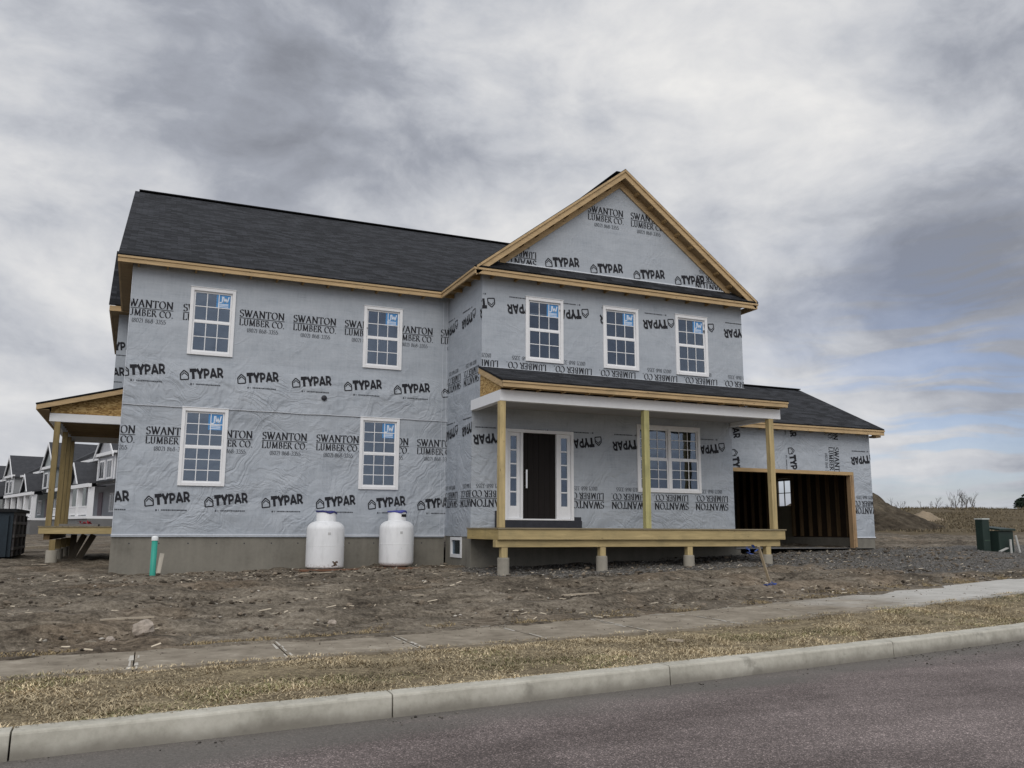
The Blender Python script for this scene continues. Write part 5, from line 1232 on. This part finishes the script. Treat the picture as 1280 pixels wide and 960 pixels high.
# lumber leaning under the side deck, a bundle on the deck
bd = wood('grey_lumber', (.13, .105, .075), axis='z')
for k, (x, y, tx2, lb) in enumerate(((-8.15, 8.6, .35, 'dark plank leaning under the side porch deck nearest the wall'), (-8.4, 9.0, .3, 'dark plank leaning under the side porch deck, second from the wall'), (-8.7, 9.6, .0, 'dark upright plank under the middle of the side porch deck'))):
    z = gz(x, y); mb = MB(); mb.bar((x - tx2, y, z - .02), (x, y + .1, -.03), .16, .05, up=(0, 1, 0)); tag(mb.build('leaning_plank', bd), lb, 'plank')
c_ = crumple('red_bundle', (-8.42, 9.0, .27), (.16, .12, .06), 40, simple('red_cloth', (.42, .035, .05), .3, 9), 21); tag(c_, 'crumpled red bundle lying on the side porch deck', 'bundle')
mb = MB(); mb.box(-9.0, -8.05, 8.2, 9.6, .202, .26); tag(mb.build('board_stack', simple('grey_boards', (.22, .21, .20), .2, 4)), 'flat grey stack of boards on the side porch deck', 'boards')
mb = MB(); mb.bar((-11.2, 18.0, gz(-11.2, 18) + .12), (-9.2, 19.5, gz(-9.2, 19.5) + .16), .3, .1); tag(mb.build('lumber_pile', pale), 'pale lumber lying on the mud behind the skip', 'lumber')
plank(-9.2, 6.2, .45, .05, -40, pale, 'pale splinter of wood on the mud below the side porch')

# ------------------------------------------------------------------ the row of finished houses in the far left
SDV = Vector((-.275, .961, 0)); NV = Vector((-.961, -.275, 0))
nw = M['white']; glass_d = mat('dark_panes', (.02, .024, .03), .12, spec=.6)
def sid(c):
    def fn(t, b):
        o = posco(t); z = t.n('ShaderNodeSeparateXYZ', inp={0: o}).outputs[2]; fr = t.math('FRACT', t.math('MULTIPLY', z, 6.5)); n = t.noise(o, .8, 4)
        t.l.new(t.mix(t.maprange(n, .3, .7), tuple(x * .88 for x in c), tuple(x * 1.1 for x in c)), b.inputs['Base Color']); bump(t, b, fr, .6, .015)
    return mat('lap_siding', c, .8, fn)
rf = simple('far_shingles', (.052, .054, .060), .3, 3, .9)
def neighbour(near, label, wallc, seed):
    ox = Vector(near); g0 = gz(ox.x, ox.y); w_m = sid(wallc)
    t_ = thing('neighbour_house', label, 'house', (ox.x, ox.y, g0), 'finished grey houses in the background')
    def L(s, d, h): p = ox + SDV * s + NV * d; return (p.x, p.y, g0 + (.85 + .86 * h if h > -.5 else h))
    def bx(mb, s0, s1, d0, d1, h0, h1, mi=0): mb.hexa([L(s0, d0, h0), L(s1, d0, h0), L(s1, d1, h0), L(s0, d1, h0), L(s0, d0, h1), L(s1, d0, h1), L(s1, d1, h1), L(s0, d1, h1)], mi)
    def prism(mb, s0, s1, d0, d1, h0, h1, along='s'):
        if along == 's': mb.mesh([L(s0, d0, h0), L(s0, d1, h0), L(s0, (d0 + d1) / 2, h1), L(s1, d0, h0), L(s1, d1, h0), L(s1, (d0 + d1) / 2, h1)], [(0, 1, 2), (5, 4, 3), (0, 3, 4, 1), (1, 4, 5, 2), (2, 5, 3, 0)])
        else: mb.mesh([L(s0, d0, h0), L(s1, d0, h0), L((s0 + s1) / 2, d0, h1), L(s0, d1, h0), L(s1, d1, h0), L((s0 + s1) / 2, d1, h1)], [(0, 1, 2), (5, 4, 3), (0, 3, 4, 1), (1, 4, 5, 2), (2, 5, 3, 0)])
    mb = MB(); bx(mb, 0, 12, -9, 0, 0, 5.6); bx(mb, .8, 5.2, .001, .9, 3.1, 5.6); prism(mb, .8, 5.2, -.5, .95, 5.6, 7.9, 'd'); prism(mb, 6.6, 9.4, -.5, 1.6, 3.35, 5.0, 'd'); mb.build('wall', w_m, t_)
    mb = MB(); prism(mb, -.4, 12.4, -9.4, .4, 5.62, 8.9)
    for (s0, s1, h0, h1, d1) in ((.8, 5.2, 5.6, 7.9, 1.15), (6.6, 9.4, 3.35, 5.0, 1.9)):
        sm = (s0 + s1) / 2
        for e in (s0 - .3, s1 + .3):
            hh = h0 - .3 * (h1 - h0) / (sm - s0)
            a = [L(e, -4 if h0 > 5 else -.1, hh + .08), L(e, d1, hh + .08), L(sm, d1, h1 + .08), L(sm, -4 if h0 > 5 else -.1, h1 + .08)]; mb.hexa([Vector(q) for q in a] + [Vector(q) + Vector((0, 0, .12)) for q in a])
    a = [L(-.3, 2.7, 2.95), L(12.2, 2.7, 2.95), L(12.2, 0.01, 3.5), L(-.3, 0.01, 3.5)]; mb.hexa([Vector(q) for q in a] + [Vector(q) + Vector((0, 0, .1)) for q in a])
    mb.build('roof', rf, t_)
    mb = MB(); bx(mb, -.45, 12.45, .3, .48, 5.38, 5.62); bx(mb, .5, 5.5, .92, 1.16, 5.42, 5.68); bx(mb, -.3, 12.2, 2.55, 2.76, 2.7, 2.98); bx(mb, -.05, .12, .0, .05, 0, 5.4); bx(mb, .75, .95, .91, .95, 3.2, 5.4); bx(mb, 5.05, 5.25, .91, .95, 3.2, 5.4)
    for (s0, s1, h0, h1, d1) in ((.8, 5.2, 5.6, 7.9, 1.16), (6.6, 9.4, 3.35, 5.0, 1.91)):
        sm = (s0 + s1) / 2
        for e in (s0 - .32, s1 + .32):
            hh = h0 - .3 * (h1 - h0) / (sm - s0); a, b_ = (e, hh - .1), (sm, h1 - .1); mb.hexa([L(a[0], d1, a[1]), L(b_[0], d1, b_[1]), L(b_[0], d1 + .06, b_[1]), L(a[0], d1 + .06, a[1]), L(a[0], d1, a[1] + .24), L(b_[0], d1, b_[1] + .24), L(b_[0], d1 + .06, b_[1] + .24), L(a[0], d1 + .06, a[1] + .24)])
    mb.build('trim', nw, t_)
    for s in (-.1, 2.9, 5.8, 8.9, 11.8): mb = MB(); bx(mb, s, s + .34, 2.3, 2.62, .5, 2.72); mb.build('porch_column', nw, t_)
    mb = MB(); bx(mb, -.1, 12.1, -9, 2.6, -1, .3); mb.build('base', simple('far_base', (.15, .15, .15), .15, 2), t_)
    mb = MB(); bx(mb, -.1, 12.1, .01, 2.7, .3, .5)
    bx(mb, .3, 5.6, 2.46, 2.52, 1.2, 1.3); bx(mb, .3, 5.6, 2.46, 2.52, .6, .7); bx(mb, 8.9, 11.8, 2.46, 2.52, 1.2, 1.3); bx(mb, 8.9, 11.8, 2.46, 2.52, .6, .7)
    for q in range(26): s = .3 + q * .21; bx(mb, s, s + .05, 2.47, 2.51, .7, 1.2)
    for q in range(13): s = 8.95 + q * .21; bx(mb, s, s + .05, 2.47, 2.51, .7, 1.2)
    mb.build('porch_railing', nw, t_)
    for (s0, s1, h0, h1, d) in ((1.4, 2.7, 3.5, 5.1, .9), (3.3, 4.6, 3.5, 5.1, .9), (7.0, 8.0, 3.75, 5.1, .0), (10.0, 11.2, 3.75, 5.1, .0), (1.2, 2.5, .9, 2.5, .0), (3.6, 4.9, .9, 2.5, 0), (9.6, 11.0, .9, 2.5, .0), (-.001, -.001, 3.4, 5.0, -3), (-.001, -.001, 3.4, 5.0, -6)):
        mb = MB()
        if s0 < 0:
            def bq(m_, w, a, b_, c, d_): m_.hexa([L(-w, a, c), L(0, a, c), L(0, b_, c), L(-w, b_, c), L(-w, a, d_), L(0, a, d_), L(0, b_, d_), L(-w, b_, d_)])
            bq(mb, .06, d - .6, d + .6, h0, h1); fr = mb.build('window', nw, t_); mb = MB(); bq(mb, .075, d - .45, d + .45, h0 + .15, h1 - .15); mb.build('pane', glass_d, fr); continue
        bx(mb, s0, s1, d + .001, d + .07, h0, h1); fr = mb.build('window', nw, t_); mb = MB(); m_ = (s0 + s1) / 2
        bx(mb, s0 + .15, m_ - .06, d + .071, d + .085, h0 + .15, h1 - .15); bx(mb, m_ + .06, s1 - .15, d + .071, d + .085, h0 + .15, h1 - .15); mb.build('pane', glass_d, fr)
    mb = MB(); bx(mb, 6.9, 8.0, .001, .06, .5, 2.6); mb.build('door', simple('far_door', (.25, .2, .22)), t_)
neighbour((-7.6, 46.0, 0), 'nearest finished grey house with white trim and columns, seen through the side porch posts', (.40, .41, .44), 1)
neighbour((-12.6, 63.5, 0), 'second grey-green house of the row, left of the side porch posts', (.30, .33, .335), 2)
neighbour((-17.6, 81.0, 0), 'third house of the row with long dark roof at the left edge', (.34, .35, .36), 3)
neighbour((-22.6, 98.5, 0), 'farthest house of the row, mostly outside the left edge', (.28, .29, .29), 4)
